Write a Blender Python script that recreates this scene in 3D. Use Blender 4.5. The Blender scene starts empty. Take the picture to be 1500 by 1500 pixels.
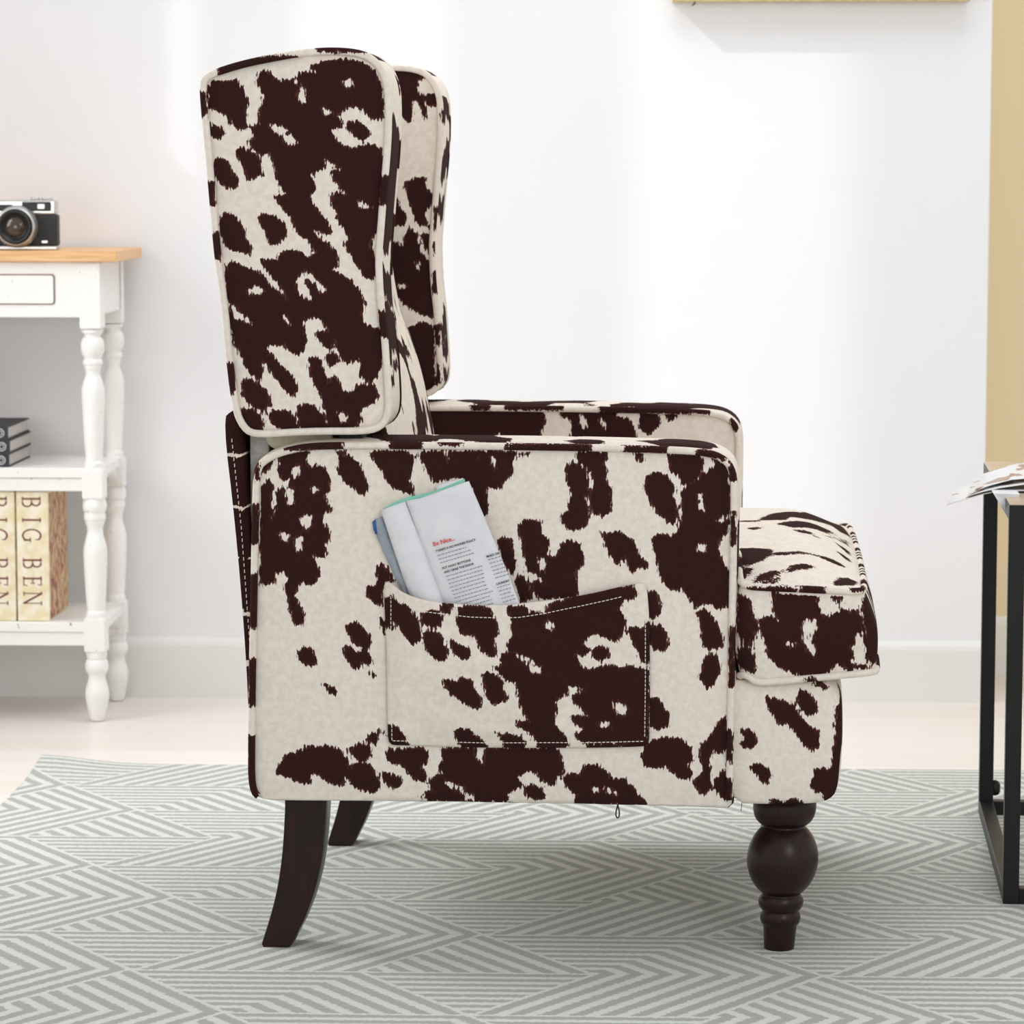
import bpy, bmesh, math, random
import numpy as np
from mathutils import Vector, Matrix, noise, geometry
WORLD, L_SIDE, L_TOP, L_FRONT, L_SUN, L_LEFT = .74, 12., 23., 21., 1.3, .8
# outlines and hide patches of each upholstery piece, in tenths of a millimetre on that piece
DATA = {
 'wing': "-3207,9998 -3144,10069 -2978,10059 -2885,10079 -2813,9997 -2773,9896 -2732,9835 -2774,9733 -2755,9631 -2766,9529 -2859,9529 -2952,9591 -2992,9692 -3085,9723 -3189,9754 -3209,9835;-3201,9601 -3128,9570 -3035,9550 -3015,9479 -3088,9407 -3171,9438 -3208,9509;-2892,9285 -2819,9325 -2716,9264 -2634,9244 -2603,9182 -2624,9111 -2563,9019 -2657,8988 -2740,8948 -2781,8999 -2801,9101 -2862,9183;-3132,9183 -3070,9203 -2977,9162 -2936,9080 -2905,8999 -2854,8958 -2886,8876 -2979,8855 -3093,8937 -3154,9040;-2647,10109 -2595,10190 -2502,10169 -2440,10098 -2399,10057 -2275,10077 -2173,10037 -2152,9996 -2194,9915 -2153,9834 -2112,9803 -2071,9874 -2111,9976 -2193,10098 -2151,10158 -2048,10168 -1976,10148 -2037,10229 -1944,10259 -1821,10289 -1635,10299 -1492,10278 -1368,10217 -1307,10156 -1266,10055 -1236,9954 -1216,9832 -1206,9710 -1238,9629 -1310,9613 -1381,9670 -1474,9751 -1576,9792 -1659,9731 -1742,9691 -1670,9589 -1670,9538 -1794,9518 -1764,9427 -1682,9355 -1579,9315 -1434,9355 -1311,9345 -1239,9294 -1217,9162 -1218,8999 -1235,8897 -1243,8795 -1252,8673 -1263,8550 -1278,8428 -1315,8325 -1367,8243 -1337,8141 -1317,8018 -1286,7895 -1359,7833 -1442,7874 -1544,8018 -1565,8079 -1606,8140 -1667,8233 -1605,8304 -1636,8366 -1687,8427 -1748,8529 -1728,8580 -1799,8672 -1819,8795 -1726,8815 -1623,8785 -1685,8856 -1767,8938 -1828,9050 -1745,9070 -1642,9060 -1786,9131 -1868,9203 -1880,9080 -1973,9050 -2025,9019 -1974,8897 -1995,8815 -2057,8774 -1975,8631 -1873,8529 -1801,8376 -1832,8335 -1915,8365 -1998,8386 -1957,8304 -1874,8263 -1771,8161 -1710,8058 -1731,7986 -1814,7955 -1980,7996 -2062,8109 -1979,8140 -2040,8222 -2081,8283 -2164,8324 -2225,8426 -2266,8529 -2390,8672 -2451,8774 -2409,8794 -2285,8774 -2367,8856 -2429,8978 -2448,9080 -2479,9182 -2509,9264 -2572,9233 -2675,9285 -2767,9407 -2674,9417 -2714,9550 -2610,9590 -2630,9692 -2598,9773 -2566,9895 -2627,9997;-1619,9589 -1536,9619 -1433,9569 -1362,9487 -1393,9426 -1465,9396 -1557,9467 -1619,9528;-3076,8548 -2982,8589 -2879,8528 -2817,8425 -2766,8302 -2716,8159 -2747,8107 -2851,8138 -2996,8189 -3078,8322 -3098,8466;-2650,8549 -2577,8579 -2432,8539 -2329,8467 -2309,8365 -2351,8283 -2455,8211 -2517,8241 -2558,8364 -2609,8446;-3029,8004 -2935,8035 -2811,7984 -2686,7953 -2583,7871 -2521,7779 -2418,7697 -2294,7605 -2335,7656 -2397,7759 -2479,7861 -2582,7984 -2612,8056 -2519,8067 -2394,8057 -2415,8118 -2310,8160 -2207,8170 -2124,8119 -2062,8088 -1979,8129 -1999,8211 -1978,8273 -1895,8263 -1771,8161 -1710,8048 -1752,7986 -1835,7966 -1711,7904 -1587,7823 -1484,7700 -1433,7577 -1464,7453 -1444,7350 -1341,7279 -1258,7289 -1225,7145 -1218,7022 -1250,6857 -1302,6733 -1385,6681 -1489,6732 -1499,6856 -1498,6959 -1571,6897 -1654,6886 -1716,6978 -1757,7081 -1839,7246 -1921,7369 -1983,7410 -2067,7389 -2150,7410 -2119,7265 -2100,7142 -2121,7039 -2215,6976 -2308,7038 -2350,7099 -2443,7089 -2527,7099 -2569,7057 -2486,6975 -2590,6954 -2612,6871 -2592,6788 -2634,6705 -2738,6757 -2821,6849 -2831,6932 -2923,7056 -2953,7180 -2979,7303 -2993,7386 -3003,7510 -3012,7613 -3021,7736;-2527,7016 -2445,6934 -2383,6851 -2300,6790 -2217,6666 -2208,6583 -2239,6500 -2302,6541 -2384,6624 -2446,6706 -2529,6809 -2601,6933;-1985,7225 -1922,7266 -1839,7236 -1788,7164 -1778,7061 -1840,7050 -1923,7101 -1964,7163;-1882,6978 -1799,7019 -1737,6958 -1758,6875 -1821,6854 -1872,6895;-2070,6935 -2007,6977 -1935,6926 -1894,6812 -1853,6668 -1780,6751 -1718,6669 -1697,6586 -1594,6545 -1552,6649 -1448,6649 -1323,6660 -1292,6547 -1324,6443 -1428,6401 -1491,6380 -1481,6235 -1554,6152 -1638,6131 -1763,6109 -1867,6109 -1886,6316 -1927,6481 -1989,6605 -2061,6750;-2843,6663 -2780,6715 -2697,6684 -2614,6602 -2531,6540 -2511,6437 -2575,6343 -2679,6353 -2783,6435 -2855,6538;-2857,6362 -2741,6373 -2617,6291 -2607,6166 -2639,6073 -2765,6082 -2827,6165 -2868,6268;-2554,6312 -2449,6354 -2303,6334 -2220,6231 -2180,6117 -2263,6106 -2388,6116 -2513,6208;-2219,6397 -2094,6439 -1990,6377 -1907,6274 -1846,6130 -1846,6105 -2096,6107 -2179,6169 -2220,6293",
 'wing_h': "-2507,9570 -2403,9559 -2300,9508 -2342,9468 -2445,9504;-2353,9443 -2259,9455 -2198,9386 -2240,9345 -2322,9382;-1678,10052 -1595,10076 -1559,10025 -1616,9991;-1906,9762 -1793,9711 -1865,9687;-1510,8697 -1417,8681 -1359,8652 -1438,8638;-2782,7696 -2688,7762 -2574,7707 -2626,7676 -2730,7671;-2199,7800 -2146,7914 -2043,7893 -1960,7811 -1882,7699 -1930,7694 -2002,7791 -2084,7852 -2136,7811 -2055,7636 -2107,7620 -2179,7718;-2347,7419 -2285,7358 -2275,7323 -2327,7364;-1740,6327 -1678,6317 -1641,6228 -1704,6228;-2971,7561 -2898,7489 -2723,7335 -2816,7382 -2920,7397",
 'wing_pip': "-3079,10343 -2150,10341 -2152,10087 -3082,10089;-1964,10461 -1326,10460 -1327,10379 -1964,10381;-3332,9937 -3212,9937 -3215,9652 -3335,9652;-3238,8937 -3124,8937 -3127,8671 -3241,8671;-3182,8363 -3067,8363 -3070,8055 -3185,8055;-1259,8999 -1127,8999 -1128,8673 -1260,8673;-3029,6890 -2908,6890 -2911,6538 -3033,6537;-1278,7485 -1133,7485 -1134,7187 -1279,7186",
 'panel': "-2633,5630 -2611,5735 -2547,5818 -2495,5850 -2517,5715 -2591,5631;-2432,5850 -2087,5880 -2109,5738 -2068,5697 -1984,5739 -1901,5698 -1859,5636 -1840,5428 -1923,5386 -1861,5303 -1820,5220 -1904,5177 -1925,5073 -1853,4990 -1843,4865 -1906,4823 -1886,4697 -1970,4676 -2053,4696 -1991,4592 -1950,4487 -2024,4361 -2098,4350 -2181,4380 -2245,4296 -2256,4212 -2183,4107 -2142,3961 -2174,3876 -2258,3896 -2310,4022 -2350,4232 -2381,4357 -2328,4421 -2390,4504 -2495,4503 -2475,4398 -2538,4345 -2650,4344 -2657,4480 -2655,4690 -2653,4899 -2648,5067 -2647,5150 -2645,5359 -2623,5485 -2549,5568 -2498,5486 -2520,5339 -2521,5235 -2490,5193 -2522,5110 -2469,5194 -2457,5319 -2467,5444 -2404,5465 -2341,5424 -2298,5570 -2382,5538 -2444,5653;-1816,5896 -1628,5897 -1691,5856 -1608,5835 -1525,5763 -1463,5639 -1411,5535 -1412,5452 -1464,5389 -1547,5451 -1672,5533 -1755,5658 -1744,5803 -1722,5855;-1400,5847 -1337,5893 -963,5896 -880,5830 -901,5664 -943,5560 -881,5456 -892,5384 -985,5435 -1110,5475 -1193,5537 -1234,5641 -1317,5744;-828,5851 -797,5893 -548,5899 -496,5771 -485,5899 -154,5901 -133,5752 -113,5902 280,5904 239,5776 239,5631 156,5568 94,5464 11,5484 -51,5504 -72,5400 -30,5255 -61,5151 -113,5213 -258,5544 -424,5605 -652,5541 -714,5624 -776,5748;-1322,4556 -1238,4620 -1176,4516 -1114,4412 -1198,4390 -1240,4285 -1251,4117 -1345,4158 -1428,4262 -1428,4346 -1323,4357 -1302,4431;-1671,3882 -1555,3936 -1451,3863 -1378,3738 -1410,3633 -1473,3632 -1557,3673 -1640,3798;-1693,3651 -1640,3662 -1536,3589 -1452,3632 -1358,3507 -1369,3444 -1474,3464 -1537,3379 -1621,3441 -1683,3545;-2218,3581 -2144,3645 -2061,3604 -2019,3499 -1999,3457 -2083,3414 -2209,3476;-1411,3380 -1332,3322 -1343,3297 -1391,3328;-1962,3231 -1853,3211 -1780,3128 -1787,3082 -1875,3123;-1283,3996 -1220,3934 -1221,3798 -1262,3871;-2492,2165 -2449,2272 -2364,2401 -2258,2402 -2131,2489 -1984,2470 -1857,2493 -1752,2452 -1648,2326 -1648,2220 -1564,2306 -1437,2308 -1333,2183 -1291,2035 -1334,1949 -1460,1958 -1586,2030 -1691,2114 -1734,2028 -1839,2037 -1944,2110 -2028,2172 -2092,2129 -2092,2044 -2198,2053 -2366,2125;-1647,2453 -1499,2540 -1395,2478 -1385,2372 -1479,2318 -1605,2369;-1436,2604 -1352,2669 -1289,2607 -1352,2510 -1415,2541;-1310,2691 -1226,2671 -1205,2629 -1268,2628;-1216,2460 -1101,2461 -786,2497 -713,2403 -744,2297 -807,2275 -734,2149 -766,2064 -871,2105 -976,2209 -1038,2293 -1122,2292 -1206,2354;-1291,2204 -1165,2185 -1039,2134 -1029,2060 -1123,1995 -1228,2078;-576,2490 -179,2495 -179,2369 -95,2285 -74,2455 -53,2497 760,2509 781,2425 823,2320 834,2236 761,2171 740,2087 678,2065 573,2126 510,2210 427,2230 302,2165 354,2060 260,2016 176,1972 218,1863 -159,1857 -788,1856 -872,1893 -767,1905 -766,1969 -661,1960 -724,2065 -682,2129 -577,2194 -619,2257 -556,2363;364,2018 448,2082 552,2042 615,1958 594,1894 511,1882 406,1934;802,2151 886,2215 1011,2196 1052,2302 1198,2326 1281,2264 1385,2160 1531,2162 1635,2037 1719,1933 1781,1849 949,1847 970,1963 865,2046;1706,2438 1758,2544 1840,2608 1985,2652 2171,2634 2275,2530 2307,2384 2235,2341 2298,2236 2278,2152 2153,2171 2049,2254 2007,2316 1883,2283 1759,2313;1796,3111 1900,3091 1963,2987 2035,2884 2026,2779 1922,2735 1798,2776;1770,4342 1873,4322 1926,4177 1916,4073 1834,3999 1772,4030;1793,3957 1917,3927 1979,3845 2031,3720 1959,3636 1856,3645 1794,3759;2684,2913 2687,2515 2607,2472 2524,2513 2494,2365 2505,2155 2527,2051 2403,1975 2298,2131 2422,2238 2379,2448 2379,2553 2502,2659 2563,2786;2688,2347 2691,1916 2568,2009 2536,2156 2608,2220;2328,4078 2410,4141 2493,4059 2534,4017 2576,3914 2639,3790 2619,3685 2516,3653 2413,3683 2381,3828 2380,3953;2475,3631 2558,3601 2600,3456 2560,3288 2457,3214 2363,3348 2394,3453 2424,3558;-154,5908 291,5900 239,5776 239,5631 156,5568 94,5464 -30,5505 -61,5442 -30,5255 -61,5162 -113,5255 -155,5358;848,5739 920,5801 1003,5740 1085,5679 1106,5534 1066,5347 1117,5203 1087,5078 984,5015 881,4993 839,5055 787,5159 880,5242 880,5346 921,5408 859,5532;961,5905 1332,5897 1291,5825 1302,5577 1364,5474 1365,5246 1252,5162 1169,5203 1117,5286 1117,5451 1168,5534 1137,5658 1065,5720 961,5822;1599,5889 1733,5890 1712,5807 1661,5790;1734,5518 1764,5642 1857,5684 1990,5644 2083,5500 2053,5417 2105,5294 2096,5087 2014,5107 1910,5189 1807,5333;1989,5881 2379,5873 2400,5771 2360,5647 2278,5543 2176,5522 2113,5645 2031,5685 2000,5788;2400,5668 2482,5709 2543,5792 2666,5772 2699,5464 2700,5257 2701,5133 2671,4988 2590,4926 2550,4801 2633,4678 2695,4533 2698,4180 2595,4117 2451,4199 2307,4135 2224,4279 2162,4362 2100,4320 1997,4381 1935,4463 1903,4588 1872,4691 1840,4836 1840,4940 1953,4982 2035,4941 2117,5004 2157,5170 2156,5459 2217,5522 2360,5605;2502,5823 2604,5793 2687,5670 2646,5628;1252,4997 1335,4977 1458,5009 1541,4937 1624,4896 1665,4751 1769,4649 1749,4565 1666,4606 1604,4543 1542,4605 1521,4709 1439,4625 1356,4707 1294,4831;301,5071 446,5135 560,5115 570,4970 653,4887 664,4784 633,4721 736,4701 798,4847 901,4910 1005,4849 1046,4746 1047,4600 964,4537 985,4412 975,4245 675,4221 571,4220 467,4303 447,4386 488,4428 612,4388 571,4471 467,4511 395,4552 374,4739 353,4864 312,4968;63,4861 156,4945 218,4884 260,4697 291,4593 239,4498 177,4550 94,4737;260,4447 322,4489 405,4448 436,4302 447,4198 333,4187;291,5869 446,5891 404,5839 342,5849",
 'panel_h': "-2352,5424 -2278,5456 -2269,5300 -2311,5268 -2338,5341;-2277,5675 -2182,5713 -2210,5609 -2261,5587;-2048,5479 -1975,5452 -2028,5395;-2186,5133 -2071,5151 -2051,5041 -2135,4992 -2176,5071;-2418,4943 -2324,4927 -2341,4850 -2412,4876;-2230,4903 -2161,4887 -2189,4726 -2246,4773;1,5826 63,5806 36,5712 7,5753;-525,2089 -343,2032 -368,1996 -483,2043;-351,1975 -211,1928 -257,1875;1153,2051 1215,2035 1188,1984;1298,2057 1386,2016 1438,1975 1340,1994;2344,5430 2377,5430 2399,5230 2362,5265;2348,4851 2434,4850 2412,4775 2348,4789;2564,5132 2674,5179 2634,5116;540,4683 618,4667 596,4544 546,4591",
 'panel_pip': "-2358,6017 -1690,6022 -1691,5903 -2359,5899;-1149,6056 -786,6059 -786,5903 -1150,5901;-2782,5275 -2657,5276 -2660,4816 -2786,4814;-2789,4479 -2663,4480 -2669,3850 -2795,3848;-2715,5755 -2653,5755 -2654,5547 -2717,5546;-609,6060 -319,6062 -319,5969 -610,5967;-2798,3495 -2688,3497 -2693,2947 -2803,2946;-2816,2606 -2679,2608 -2686,1801 -2823,1798;156,5992 1126,5999 1126,5896 156,5889;1496,5981 1989,5984 1989,5891 1496,5888;2317,5935 2665,5937 2665,5834 2317,5832;2686,5814 2778,5814 2780,5588 2688,5587;2711,5237 2772,5237 2775,4845 2713,4844;2699,3931 2782,3932 2784,3557 2702,3556;2667,2746 2749,2747 2752,2369 2669,2368;2702,3561 2784,3562 2787,3249 2704,3248;2660,2200 2743,2201 2745,1907 2662,1905",
 'pocket': "-1247,4206 -1185,4220 -1120,4260 -1055,4182 -950,4157 -872,4080 -821,4002 -782,3871 -769,3779 -821,3726 -887,3726 -952,3777 -1004,3855 -1056,3933 -1108,3946 -1102,3867 -1252,3879;-788,4067 -677,4108 -612,4109 -534,4044 -540,3939 -573,3906 -690,3918 -768,3976;-572,4200 -429,4202 -436,4110 -481,4071 -546,4116;-743,3845 -690,3885 -586,3873 -521,3756 -469,3639 -496,3546 -535,3520 -626,3558 -704,3636 -763,3753 -769,3806;-364,4124 -286,4164 -78,4166 13,4128 65,4011 110,3933 91,3842 39,3802 78,3658 26,3592 -39,3604 -117,3695 -182,3825 -247,3825 -338,3876 -377,3967;-456,3757 -430,3783 -339,3719 -235,3681 -202,3629 -235,3569 -313,3549 -391,3613 -443,3678;-548,3323 -444,3311 -366,3285 -352,3351 -287,3339 -209,3287 -170,3183 -98,3092 -105,3013 -131,2980 -209,2992 -288,3037 -418,3127 -496,3205;-105,3354 -39,3421 65,3370 169,3279 143,3213 195,3109 156,3069 38,3028 -14,3080 -53,3184;-1217,2761 -1165,2742 -1126,2762 -1060,2723 -989,2619 -995,2579 -943,2527 -943,2474 -1219,2470;-419,2706 -340,2746 -249,2734 -171,2656 -79,2579 -40,2474 -315,2470 -406,2600;187,4138 260,4170 405,4161 447,4099 550,4090 644,4059 644,4164 758,4207 965,4271 1295,4348 1626,4403 1657,4258 1502,4214 1462,4110 1545,4007 1504,3860 1421,3744 1297,3795 1193,3846 1111,3793 1049,3709 1111,3647 1070,3583 966,3593 997,3499 1091,3416 1257,3460 1381,3483 1485,3442 1547,3485 1712,3445 1805,3425 1809,2629 1716,2606 1425,2581 1051,2576 947,2659 1010,2702 1051,2744 926,2806 916,2890 1030,2891 1113,2892 1009,2996 894,3110 967,3142 1081,3186 967,3237 884,3236 863,3141 759,3077 728,3055 760,2951 718,2866 739,2782 822,2699 885,2595 896,2542 739,2487 552,2485 468,2673 291,2787 302,2839 448,2831 364,2945 322,3071 312,3197 281,3301 177,3321 114,3404 31,3466 156,3489 93,3593 208,3636 208,3741 260,3846 218,3950 260,4013;1142,3647 1256,3711 1349,3649 1339,3566 1277,3523 1153,3574;1545,3902 1628,3924 1731,3894 1772,3988 1824,3968 1826,3467 1712,3528 1670,3632 1608,3757;51,2688 177,2680 343,2650 406,2588 364,2493 156,2490 114,2605;1072,2566 1425,2581 1467,2498 1072,2492;1488,2582 1819,2650 1820,2503 1509,2498;-158,2643 -74,2581 -53,2476 -179,2474",
 'pocket_h': "297,3616 447,3559 493,3531 381,3540;443,3488 568,3466 576,3406 485,3415;1407,3054 1490,3027 1555,2957 1507,2902 1414,2955;1221,2806 1346,2805 1346,2765 1259,2775;640,3986 700,3956 696,3868 640,3909",
 'cush': "3182,4315 3705,4320 3699,4172 3730,4110 3716,4063 3793,4049 3869,4096 3915,4097 3976,4160 4038,4114 4115,4146 4176,4115 4200,4037 4178,3959 4133,3881 4134,3787 4073,3724 4097,3630 4060,3536 3983,3504 3891,3518 3860,3456 3846,3408 3645,3375 3491,3365 3429,3403 3352,3418 3258,3480 3181,3541 3133,3635 3117,3744 3070,3837 3038,3931 3061,4025 3130,4065 3223,4027 3277,3980 3238,4058 3191,4136;2788,4288 2928,4258 2944,4117 3023,3962 3023,3884 2977,3821 2963,3742 2901,3742 2792,3819;2916,3726 2979,3648 3003,3523 2981,3398 2795,3442 2793,3662;3821,4283 3967,4308 3968,4237 3929,4221 3867,4252;4190,4224 4243,4287 4328,4288 4409,3915 4414,3509 4276,3507 4243,3632 4224,3975 4192,4100;3999,3457 4045,3520 4106,3537 4153,3459 4092,3427 4046,3364 4000,3410;4153,3490 4260,3523 4292,3445 4184,3444",
 'cush_h': "3516,3960 3577,4023 3693,4008 3698,3951 3628,3887 3629,3781 3676,3688 3671,3610 3612,3648 3562,3749 3542,3858;3330,3762 3395,3750 3480,3736 3460,3704 3395,3697",
 'cush_pip': "2903,4382 3451,4388 3452,4216 2905,4211;3512,4404 3774,4407 3775,4235 3514,4233;3553,3350 3700,3352 3700,3281 3554,3279;4065,4472 4218,4473 4220,4341 4066,4340",
 'rail': "3115,3114 3231,3092 3355,3070 3464,2992 3511,2899 3636,2775 3714,2744 3730,2650 3716,2540 3654,2499 3576,2553 3498,2647 3420,2756 3357,2818 3280,2793 3217,2879 3154,2988;3463,3134 3493,3189 3586,3182 3664,3105 3727,2996 3696,2933 3619,2900 3526,2962 3479,3055;2831,2732 2955,2734 3018,2656 3018,2577 2972,2513 2879,2528 2840,2575 2878,2622;2935,2308 3036,2356 3145,2295 3184,2216 3154,2105 3084,2136 3021,2230 2943,2276;3627,2113 3673,2192 3672,2287 3734,2311 3827,2289 3858,2258 3901,2574 3919,3014 4004,3015 4017,1818 3785,1815 3799,2005 3690,2019;3179,1916 3241,1933 3334,1903 3335,1792 3196,1790;3365,1919 3443,1936 3552,1906 3584,1796 3382,1793;3646,3293 3739,3294 3832,3217 3771,3204 3693,3231",
 'farm': "-1326,5957 139,5965 211,5870 199,5702 163,5654 183,5342 -1328,5332;390,5967 1143,5971 1167,5852 1311,5829 1383,5710 1456,5351 523,5344 547,5573 570,5704 558,5824 426,5847;1453,5973 1691,5974 1716,5759 1574,5615 1442,5710;1739,5975 1953,5976 1930,5856 1835,5784",
 'farm_h': "666,5885 761,5778 743,5694 673,5772;924,5831 1005,5755 982,5695;-533,5553 -389,5614 -293,5555 -317,5339 -509,5337",
 'farm_pip': "-773,6080 -508,6081 -509,5938 -773,5936;-316,6083 450,6087 450,5943 -316,5939;928,6089 2380,6098 2381,5907 928,5898;2643,5849 2738,5849 2739,5670 2644,5670",
 'fwing': "-1792,10366 -1450,10365 -1342,10273 -1451,10227 -1467,10120 -1444,10059 -1389,10059 -1328,9768 -1344,9729 -1390,9783 -1467,9967 -1529,9982 -1506,9829 -1530,9691 -1608,9699 -1670,9768 -1685,9937 -1669,9998 -1699,10167 -1792,10259;-1366,10051 -1172,10058 -1172,9905 -1219,9921 -1281,9883 -1343,9921 -1358,9997;-1327,10273 -1234,10273 -1156,10196 -1141,10089 -1188,10104 -1234,10211;-1634,8907 -1470,8969 -1361,8969 -1346,8815 -1269,8754 -1253,8630 -1331,8569 -1363,8507 -1348,8337 -1410,8337 -1503,8414 -1534,8584 -1595,8753;-1728,8707 -1689,8599 -1612,8476 -1628,8368 -1690,8329 -1768,8352 -1767,8707;-1640,8231 -1560,8319 -1461,8231 -1442,8054 -1344,7917 -1255,7799 -1236,7504 -1247,7130 -1385,7169 -1504,7227 -1643,7326 -1821,7522 -1818,8132 -1739,8132 -1660,8073;-1422,8231 -1362,8251 -1244,8153 -1245,7897 -1324,7996 -1402,8133;-1684,7010 -1584,7010 -1425,7090 -1247,7031 -1239,6161 -1349,6081 -1687,6119;-1342,8349 -1164,8349 -1244,8231",
 'fwing_h': "-1492,7842 -1439,7881 -1459,7775;-1711,7576 -1598,7562 -1642,7519 -1702,7538",
 'fwing_pip': "-1142,9844 -1056,9844 -1057,9675 -1142,9675;-1238,8584 -1145,8584 -1145,8276 -1239,8276;-1254,8133 -1161,8133 -1161,7976 -1254,7976;-1265,7760 -1166,7760 -1166,7465 -1265,7465;-1267,7051 -1167,7051 -1168,6775 -1267,6774;-1268,6537 -1169,6537 -1169,6260 -1269,6260",
 'wing_o': "-2930,6333 -2996,6846 -3066,7674 -3125,8053 -3194,8960 -3264,9772 -3277,10016 -3253,10092 -3198,10138 -3081,10191 -2770,10281 -2459,10341 -2149,10394 -1840,10416 -1594,10407 -1409,10369 -1301,10300 -1232,10224 -1179,10118 -1141,9959 -1134,9708 -1143,9365 -1200,8754 -1233,8348 -1257,8087 -1236,7580 -1191,7210 -1169,6855 -1147,6483 -1156,6320 -1179,6250 -1234,6172 -1344,6117 -1554,6100 -1968,6098 -2336,6080 -2595,6062 -2728,6069 -2806,6108 -2876,6201",
 'arm_o': "-2637,5766 -2684,5703 -2709,5578 -2732,4794 -2754,4007 -2777,3216 -2792,2421 -2794,2102 -2772,1959 -2733,1888 -2646,1849 -2368,1846 -1735,1855 -945,1860 234,1862 1407,1857 2419,1849 2652,1837 2722,1838 2737,1909 2741,2500 2750,3285 2757,4456 2767,5232 2764,5580 2748,5680 2701,5788 2609,5865 2470,5918 2163,5947 1393,5965 621,5975 -154,5977 -931,5980 -1711,5975 -2024,5965 -2259,5932 -2495,5860",
 'pocket_o': "-1230,4335 -1214,4398 -1175,4414 -1113,4383 -988,4298 -770,4230 -536,4193 -147,4174 86,4177 281,4186 436,4204 862,4239 1172,4305 1442,4370 1635,4411 1735,4420 1766,4381 1782,4226 1799,3992 1810,3289 1805,2623 1790,2560 1720,2543 1021,2517 -149,2501 -932,2521 -1128,2518 -1175,2542 -1190,2660 -1188,3252 -1194,3645 -1216,4037",
 'st_top': "-876,4117 -682,4088 -488,4067 -216,4039 56,4034 327,4037 637,4079 1023,4153 1331,4227 1524,4275",
 'st_l': "-1139,4295 -1140,4045 -1140,3951 -1135,3260 -1138,2583",
 'st_r': "1754,4038 1757,3297 1752,2623",
 'st_b': "-1130,2575 -144,2565 1024,2582 1745,2607",
 'leg_o': "-2452,1870 -2436,1773 -2446,1547 -2473,1142 -2533,736 -2616,409 -2682,205 -2731,49 -2732,24 -2603,19 -2417,30 -2385,55 -2295,236 -2222,376 -2099,703 -2016,1069 -1974,1474 -1956,1781 -1947,1878",
 'pg_l': "-1249,5233 -1106,5286 -970,5335 -880,5100 -764,4802 -558,4245 -468,3999 -792,3995 -947,4306 -1102,4773 -1178,5006",
 'pg_r': "-963,5339 -788,5379 -555,5465 -323,5551 -239,5577 -91,5236 64,4862 206,4526 329,4203 400,4008 -468,3999 -552,4206 -687,4582 -841,5009",
 'mint': "-1236,5242 -1073,5329 -944,5378 -685,5436 -478,5517 -297,5594 -290,5545 -478,5440 -685,5361 -879,5268 -1074,5228 -1217,5214",
 'backp': "-626,5503 -477,5556 -316,5601 -303,5577 -297,5480 -607,5387",
 'grey': "-1353,5096 -1321,5122 -1243,5151 -1076,4774 -921,4307 -792,3995 -922,3994 -1038,4345 -1090,4435 -1231,4759 -1296,4902",
 'cover_band': "-1353,5089 -1318,5119 -1302,4953 -1319,4947 -1341,5005",
 'cush_top': "2776,1203 2982,1220 3125,1197 3197,1135 3165,965 3063,729 2938,593 2783,549;2783,549 2970,471 2910,287 2841,137 2787,132;3173,1032 3362,1080 3490,1158 3648,1170 3664,1138 3521,1066 3330,951 3204,941;3672,1165 3792,1241 3937,1285 4046,1201 3964,1071 3805,1077;2950,60 3018,265 3126,367 3219,422 3297,369 3219,286 3080,147 3004,99;3313,381 3391,565 3486,668 3580,701 3665,652 3593,527 3484,486 3390,387;3104,72 3173,218 3273,225 3250,143 3173,71;3025,2925 3175,3527 3345,3818 3554,4281 3842,8002 4014,7272 4142,5758 4197,5142 4041,4477 3957,4593 3771,3864 3578,3416 3409,3257 3340,2910 3042,2855;3223,2559 3440,2905 3643,3207 3796,3352 3970,3638 3839,2973 3670,2759 3435,2383;3401,2216 3566,2384 3698,2413 3564,2169;2880,2265 2994,2350 3076,2304 2962,2166;3876,220 3951,467 4079,604 4172,586 4102,281 3897,114;2794,2821 3025,2839 3026,2738 2794,2719;3647,2265 3777,2270 3662,2198;3931,2583 4144,2821 4101,2418;3927,1971 4132,2037 4075,1736;3799,2590 4141,3654 4126,3405;3997,3294 4161,4114 4146,3871",
}
C = bpy.context.scene.collection
PI = math.pi

# ------------------------------------------------------------------ helpers
def polys(k):
    return [np.array([[float(t) for t in p.split(',')] for p in g.split()]) / 1e4 for g in DATA[k].split(';')] if k in DATA and DATA[k] else []

def outline(k):
    return polys(k)[0]

def seg_dist(P, A):
    """distance of points P (n,2) to closed polygon A and inside flag"""
    B = np.roll(A, -1, 0)
    best = np.full(len(P), 1e9); ins = np.zeros(len(P), bool)
    for a, b in zip(A, B):
        d = b - a; L = max(float(d @ d), 1e-14)
        t = np.clip(((P - a) @ d) / L, 0, 1)
        q = P - a - t[:, None] * d
        best = np.minimum(best, np.einsum('ij,ij->i', q, q))
        c = (a[1] > P[:, 1]) != (b[1] > P[:, 1])
        if abs(d[1]) > 1e-12:
            x = a[0] + d[0] * (P[:, 1] - a[1]) / d[1]
            ins ^= c & (P[:, 0] < x)
    return np.sqrt(best), ins

def sdf(P, pos, neg=()):
    """signed distance to hide patches, negative inside the dark"""
    r = np.full(len(P), .05)
    for A in pos:
        d, i = seg_dist(P, A); r = np.minimum(r, np.where(i, -d, d) - .0009)
    for A in neg:
        d, i = seg_dist(P, A); r = np.maximum(r, np.where(i, d, -d) + .0006)
    return r

def hide_noise(P, seed=0., sc=(1, 1, 1), thr=.02):
    out = np.empty(len(P))
    for i, p in enumerate(P):
        v = Vector((p[0] * 15 * sc[0] + seed, p[1] * 15 * sc[1] + seed * 1.7, p[2] * 11 * sc[2] - seed))
        out[i] = (noise.noise(v) + .45 * noise.noise(v * 2.3) - thr) * .05
    return -out

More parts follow.
